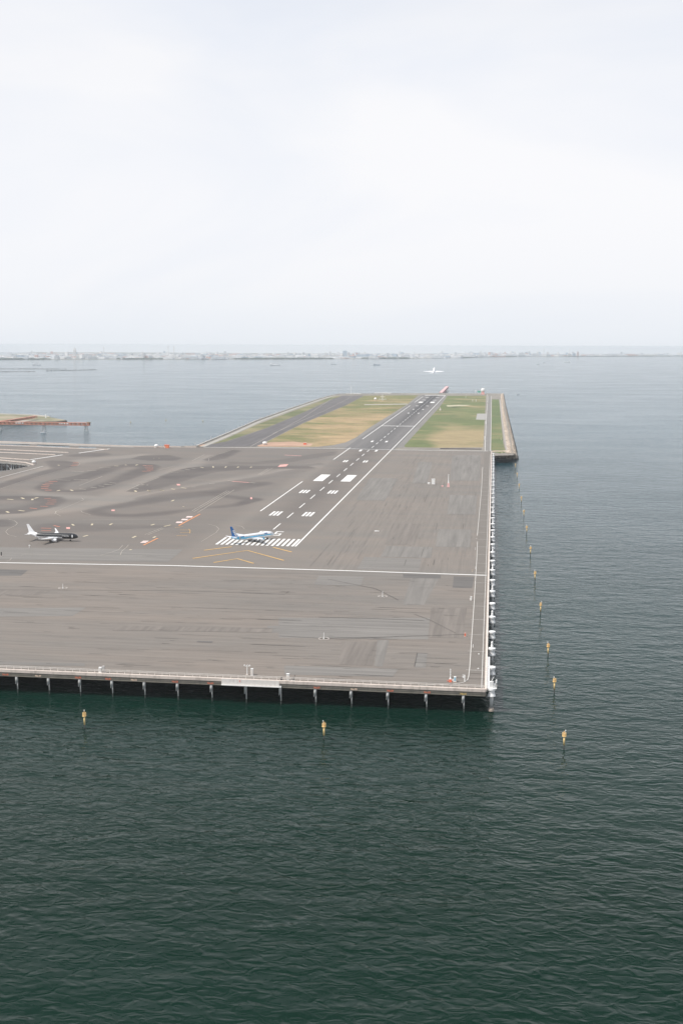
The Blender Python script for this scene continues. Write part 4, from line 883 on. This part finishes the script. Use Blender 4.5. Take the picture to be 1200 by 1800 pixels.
# ------------------------------------------------------------------ aircraft
def aircraft(loc, rz, label, L_=37.6, span=35.8, scheme='blue', pitch=0, gear=True, R=2.0, tailh=11.8):
    t = thing('airliner', loc, rz, label, 'aircraft'); t.rotation_euler = (0, -pitch, rz) if pitch else (0, 0, rz)
    W = M('airliner_white', (.80,.81,.82), .25, .03, .3); B = M('airliner_deep_blue', (.02,.16,.46), .25, .04, .3); LB = M('airliner_light_blue', (.10,.46,.72), .25, .04, .3)
    K = M('airliner_black', (.018,.02,.022), .22, .05, .3); GY = M('airliner_grey', (.45,.46,.47), .35, .05, .3)
    zc = 1.85*R; n = 28
    st = [(.5,.02,-.28),(.493,.22,-.24),(.475,.48,-.17),(.45,.72,-.08),(.41,.92,-.02),(.36,1,0),(.2,1,0),(0,1,0),(-.15,1,0),(-.22,.98,.02),(-.30,.86,.14),(-.38,.62,.34),(-.45,.36,.52),(-.49,.17,.62),(-.5,.06,.64)]
    vs = []; fs = []; ms = []
    for a, r, dz in st:
        for i in range(n):
            th = 2*math.pi*i/n; vs.append((a*L_, R*r*math.cos(th), zc+R*dz+R*r*1.03*math.sin(th)))
    for j in range(len(st)-1):
        for i in range(n):
            fs.append((j*n+i, (j+1)*n+i, (j+1)*n+(i+1)%n, j*n+(i+1)%n)); s = math.sin(2*math.pi*(i+.5)/n); xa = (st[j][0]+st[j+1][0])/2
            if scheme == 'blue':
                top = .30 if xa > -.2 else .55
                ms.append(0 if s > top else (1 if s > top-.12 and xa > -.44 else (2 if s > (-.12 if xa > -.1 else -.45) else (2 if xa < -.33 else 0))) if xa < .43 else (0 if s > .1 or s < -.3 else 2))
            elif scheme == 'black': ms.append(1 if (s > -.25 or xa > .2) and xa > -.31 else 0)
            else: ms.append(0)
    fs += [tuple(range(n))[::-1], tuple((len(st)-1)*n+i for i in range(n))]; ms += [0, 0]
    mb = MB(); mb.v = vs; mb.f = fs; mb.m = ms
    fu = mb.build('fuselage', {'blue': [W, B, LB], 'black': [W, K], 'white': [W]}[scheme], t, True)
    # cabin windows, doors, cockpit
    q = MB(); qd = MB()
    for s in (-1, 1):
        for k in range(34): q.box(-.30*L_+k*.0185*L_, s*(R*.985), zc+.32*R, .26, .12, .36)
        for xx in (.40, -.32): qd.box(xx*L_, s*R*(.90 if xx > 0 else .86), zc-.35*R, .85, .3, 1.9)
    q.build('cabin_windows', GLASS if scheme != 'black' else GY, fu); qd.build('cabin_doors', GY if scheme != 'black' else W, fu)
    q = MB()
    for i in range(5):
        a0 = -1.1+i*.44; a1 = a0+.38; pts = []
        for a, (xx, rr, zz) in ((a0, (.470, .50, .10)), (a1, (.470, .50, .10)), (a1, (.452, .60, .50)), (a0, (.452, .60, .50))):
            pts.append((xx*L_+.25, rr*R*math.sin(a)*1.15, zc+zz*R+.02))
        q.add(pts, [(0,1,2,3),(3,2,1,0)])
    q.build('cockpit_windows', GLASS, fu)
    def surf(pts, th, name, mat, par=t):
        """pts: (x_lead, x_trail, y, z) stations from root to tip; thickness shrinking outwards"""
        mb = MB(); k = len(pts); vs = []
        for i, (xl, xt, y, z) in enumerate(pts):
            h = th*(1-.75*i/(k-1)); c = xl-xt
            for f, g in ((0,0),(.25,.5),(.65,.35),(1,0),(.65,-.25),(.25,-.35)): vs.append((xl-c*f, y, z+g*h))
        fs = [(j*6+i, j*6+(i+1)%6, (j+1)*6+(i+1)%6, (j+1)*6+i) for j in range(k-1) for i in range(6)]+[(5,4,3,2,1,0), tuple((k-1)*6+i for i in range(6))]
        mb.add(vs, fs); return mb.build(name, mat, par, False)
    hs = span/2; zr = zc-.62*R
    for s in (-1, 1):
        wing = surf([(.13*L_, -.075*L_, s*R*.3, zr),(.085*L_, -.075*L_, s*hs*.33, zr+.5),(-.055*L_, -.105*L_, s*hs*.95, zr+1.45)], 1.0, 'wing', W if scheme != 'blue' else M('wing_grey', (.66,.68,.70), .3, .04, .3))
        q = MB(); x0, z0 = -.055*L_, zr+1.45; y0 = s*hs*.95
        q.add([(x0,y0,z0),(x0-1.7,y0,z0),(x0-2.9,y0+s*.9,z0+2.3),(x0-2.1,y0+s*.9,z0+2.3),(x0,y0+s*.12,z0),(x0-1.7,y0+s*.12,z0),(x0-2.9,y0+s*1.0,z0+2.3),(x0-2.1,y0+s*1.0,z0+2.3)], [(0,1,2,3),(7,6,5,4),(0,4,5,1),(1,5,6,2),(2,6,7,3),(3,7,4,0)])
        q.build('winglet', LB if scheme == 'blue' else W, wing)
        surf([(-.385*L_, -.475*L_, s*R*.25, zc+.5*R),(-.455*L_, -.497*L_, s*span*.175, zc+.5*R+.5)], .45, 'tailplane', W)
        # engine
        xe, ye, ze = .085*L_, s*hs*.335, zr-.95; en = MB(); prof = [(-.1,.82),(.0,1.0),(.35,1.15),(1.4,1.18),(2.6,1.05),(3.4,.8)]; vs = []; nn = 16
        for a, r in prof:
            for i in range(nn): th = 2*math.pi*i/nn; vs.append((xe+1.8-a, ye+r*math.cos(th), ze+r*math.sin(th)))
        fs = [(j*nn+i, (j+1)*nn+i, (j+1)*nn+(i+1)%nn, j*nn+(i+1)%nn) for j in range(5) for i in range(nn)]
        en.add(vs, fs); eo = en.build('engine', W if scheme != 'blue' else W, t, True)
        MB().cyl((xe+1.6,ye,ze),(xe-2.6,ye,ze),.72,.3,n=12).build('engine_core', GY, eo)
        MB().box(xe-.8,ye,ze+.9,3.2,.3,.9).build('pylon', GY, eo)
    zt = zc+.75*R; th_ = tailh-zt; FN = {'blue': B, 'black': W, 'white': W}[scheme]
    pts = [(-.315*L_, -.470*L_, 0), (-.375*L_, -.474*L_, .28), (-.465*L_, -.508*L_, 1)]
    q = MB(); vs = []
    for xl, xt, f in pts:
        h = .32*(1-.6*f); z = zt+f*th_; c = xl-xt
        vs += [(xl,0,z),(xl-c*.3,h,z),(xt,0,z),(xl-c*.3,-h,z)]
    q.add(vs, [(j*4+i, j*4+(i+1)%4, (j+1)*4+(i+1)%4, (j+1)*4+i) for j in range(2) for i in range(4)]+[(8,9,10,11),(3,2,1,0)])
    fin = q.build('tail_fin', FN, t)
    if scheme == 'blue':
        for s in (-1, 1):
            o = text_mesh('ANA', 2.5, 'tail_lettering', W, fin, (-.43*L_, s*.42, zt+th_*.30), (math.pi/2, 0.95*(1 if s < 0 else -1), 0 if s < 0 else math.pi), .06, .12, .2)
            text_mesh('ANA', 1.25, 'side_lettering', B, fu, (.27*L_, s*(R*.93), zc+.42*R), (math.pi/2-.35*0, 0, 0 if s < 0 else math.pi), .1, .03, .15)
    if scheme == 'black':
        for s in (-1, 1): text_mesh('STARFLYER', 1.0, 'side_lettering', W, fu, (.27*L_, s*(R*.985), zc-.05*R), (math.pi/2, 0, 0 if s < 0 else math.pi), .06, .01)
    if gear:
        for nme, (gx_, ys_) in (('nose_gear', (.345*L_, (0,))), ('main_gear', (-.02*L_, (-R*1.9,))), ('main_gear', (-.02*L_, (R*1.9,)))):
            for y_ in ys_:
                g = MB().cyl((gx_,y_,.5),(gx_,y_,zr),.16,n=8).build(nme, GY, t)
                for s in (-.28,.28): MB().cyl((gx_,y_+s-.15,.55),(gx_,y_+s+.15,.55),.55,n=14).build('wheel', BLK, g)
    return t
mg = G(92, 950.8); aircraft((mg[0]+.6, mg[1], DECK+.14), R_(1.5), 'black bodied airliner with white tail taxiing at the left', scheme='black')
mg = G(443, 951.5); aircraft((mg[0]+.4, mg[1], DECK+.14), R_(50), 'white and blue airliner turning over the runway threshold stripes', L_=39.5, span=35.8, scheme='blue', R=1.95, tailh=12.5)
d = cF*FPX + cR*(762-600) - cU*(652.5-900); k = 2620/d.dot(cF)*1.0; P = CAM + d*(2620/FPX)
aircraft(tuple(P-Vector((0,0,4))), R_(90), 'white airliner climbing away beyond the runway end', L_=54, span=49, scheme='white', pitch=R_(13), gear=False, R=2.6, tailh=16)

# ------------------------------------------------------------------ approach light trestles, peninsula
def trestle(name, p, q, zt, depth, width, mat, lab, nb, legs_at, legmat):
    p, q = Vector((*p, 0)), Vector((*q, 0)); d = q-p; L_ = d.length; t = thing(name, tuple(p), math.atan2(d.y, d.x), lab, 'approach light bridge')
    mb = MB()
    for s in (-1, 1):
        for z in (zt, zt-depth): mb.box(L_/2, s*width/2, z, L_, .9, .9)
    mb.build('chord', mat, t); mb = MB(); step = L_/nb
    for s in (-1, 1):
        for k in range(nb):
            a, b = k*step, (k+1)*step; mb.beam((a,s*width/2,zt-depth),(a+step/2,s*width/2,zt),.5); mb.beam((a+step/2,s*width/2,zt),(b,s*width/2,zt-depth),.5)
            mb.box(a+step*.25, s*width/2, zt-depth+.9, step*.46, .3, depth-1)
    mb.build('side_truss', mat, t)
    MB().box(L_/2,0,zt+.9,L_,width,.25).build('deck', mat, t)
    for x in legs_at:
        mb = MB()
        for sx in (-3.2, 3.2):
            for sy in (-3, 3): mb.beam((x+sx,sy,-1),(x+sx*.35,sy*.7,zt-depth),.8)
        mb.beam((x-2.6,0,3),(x+2.6,0,3),.6); mb.box(x,0,zt-depth-1.2,5,width,1.2); mb.build('support', legmat, t)
    return t
pA, pB = G(152.5,758,0), G(0,755.8,0); vec = (pB[0]-pA[0], pB[1]-pA[1]); pC = (pA[0]+vec[0]*1.3, pA[1]+vec[1]*1.3)
pS = (pA[0]-vec[0]*.04, pA[1]-vec[1]*.04)
Lt = math.dist(pA, pB)
br = trestle('light_bridge', pS, pC, 14.0, 4.2, 6, M('faded_orange_steel', (.52,.24,.17), .6, .14, .1, dirt=(.45,.22,.16)), 'long orange trestle bridge crossing the water at the left', 26, (Lt*.045, Lt*.53, Lt*1.04), STEELG)
for x in (Lt*.25, Lt*.28, Lt*.31, Lt*.335, Lt*.76, Lt*.79, Lt*.81, Lt*.835): MB().box(x,3.4,12,2.6,.3,2).build('sign_plate', STEELW, br)
MB().box(2,0,15,6,5,1.2).build('end_platform', M('mossy_platform', (.25,.22,.12), .8, .2, .2), br)
br2 = trestle('light_bridge', G(-40,758,0), (G(64,741,0)[0], G(64,741,0)[1]), 10.5, 3.2, 6, M('faded_orange_steel'), 'second orange trestle running from the left edge towards the grassy headland', 12, (60,), STEELG)
x, y = G(77, 761.3, 0); bo = thing('boat', (x, y, 0), .1, 'small white work boat under the long orange trestle', 'boat')
k = [(-5,1.5),(-4.5,1.7),(2.5,1.7),(5,.1)]; vs = []
for z, qq in ((-.2,.8),(1.5,1)):
    for a, b in k: vs += [(a, b*qq, z), (a, -b*qq, z)]
fs = []
for i in range(3): a, b = 2*i, 8+2*i; fs += [(a,a+2,b+2,b),(a+1,b+1,b+3,a+3),(b,b+2,b+3,b+1)]
fs += [(0,8,9,1),(6,7,15,14)]; MB().add(vs, fs).build('hull', SH[0], bo); MB().box(-1,0,1.5,4,2.4,1.8).build('wheelhouse', SH[0], bo); MB().box(-1,0,2.2,4.1,2.5,.6).build('windows', GLASS, bo); MB().cyl((-1,0,3.3),(-1,0,6),.12,n=5).build('mast', SH[1], bo)
pen = PG((-80,731),(0,731),(60,733),(88,736),(117,741.5),(100,743),(60,744.5),(0,748),(-80,752), z=0)
pc = struct(sheet('headland', pen, 3.2, mat_grass('headland_grass', (.135,.15,.075), (.36,.31,.22), lambda nt, o: mth(nt, 'ADD', mth(nt, 'MULTIPLY', o[0], 0.0), .45))))
slope('headland_bank', pen+[pen[0]], [(x+(x+760)*.01, y+(-6 if y < 1380 else 6)) for x, y in pen+[pen[0]]], 3.2, M('dark_bank', (.12,.12,.10), .9, .2, .1), pc)
wall_along('seawall', pen[1:4], 3.1, 5.2, 3, M('seawall_concrete'), pc)
sheet('bare_track', PG((-80,741),(0,740),(60,738),(90,738),(60,740.5),(0,743),(-80,745), z=3.2), 3.25, M('packed_track'), parent=pc)
bt = thing('beacon', (*G(81,735,3), 3.2), 0, 'small white beacon on the tip of the grassy headland', 'beacon'); MB().cyl((0,0,0),(0,0,5),1.4,1.0,n=8).build('tower', STEELW, bt); MB().lathe([(1.3,5),(1.3,6),(.5,7.5)],8).build('lantern', STEELW, bt)
# far runway approach light pier, pink and white
p, q = G(774, 692.5), G(785.5, 681)
q = (p[0]+(q[0]-p[0]), p[1]+(q[1]-p[1]))
trestle('light_bridge', p, q, 13.0, 5.5, 9, M('pale_pink_steel', (.70,.44,.43), .6, .1, .05), 'pink approach light pier reaching into the bay beyond the runway', 14, tuple(np.linspace(60, math.dist(p,q)-20, 5)), M('dark_trestle_leg', (.22,.14,.14), .7, .1, .1))

# small floats on the left bay
for i, (px, py) in enumerate(((357,740.5),(292,739),(230,742.5))):
    x, y = G(px, py, 0); t = thing('float', (x, y, 0), 0, ['pale buoy floating beside the left seawall', 'pale buoy in the bay midway to the left seawall', 'pale buoy in the bay nearest the orange trestle'][i], 'buoy'); MB().lathe([(1.2,-.4),(1.5,.4),(1.0,1.0),(.3,1.2)],10).build('hull', PALEY, t); MB().cyl((0,0,1.2),(0,0,3.4),.25,n=6).build('topmark', PALEY, t)
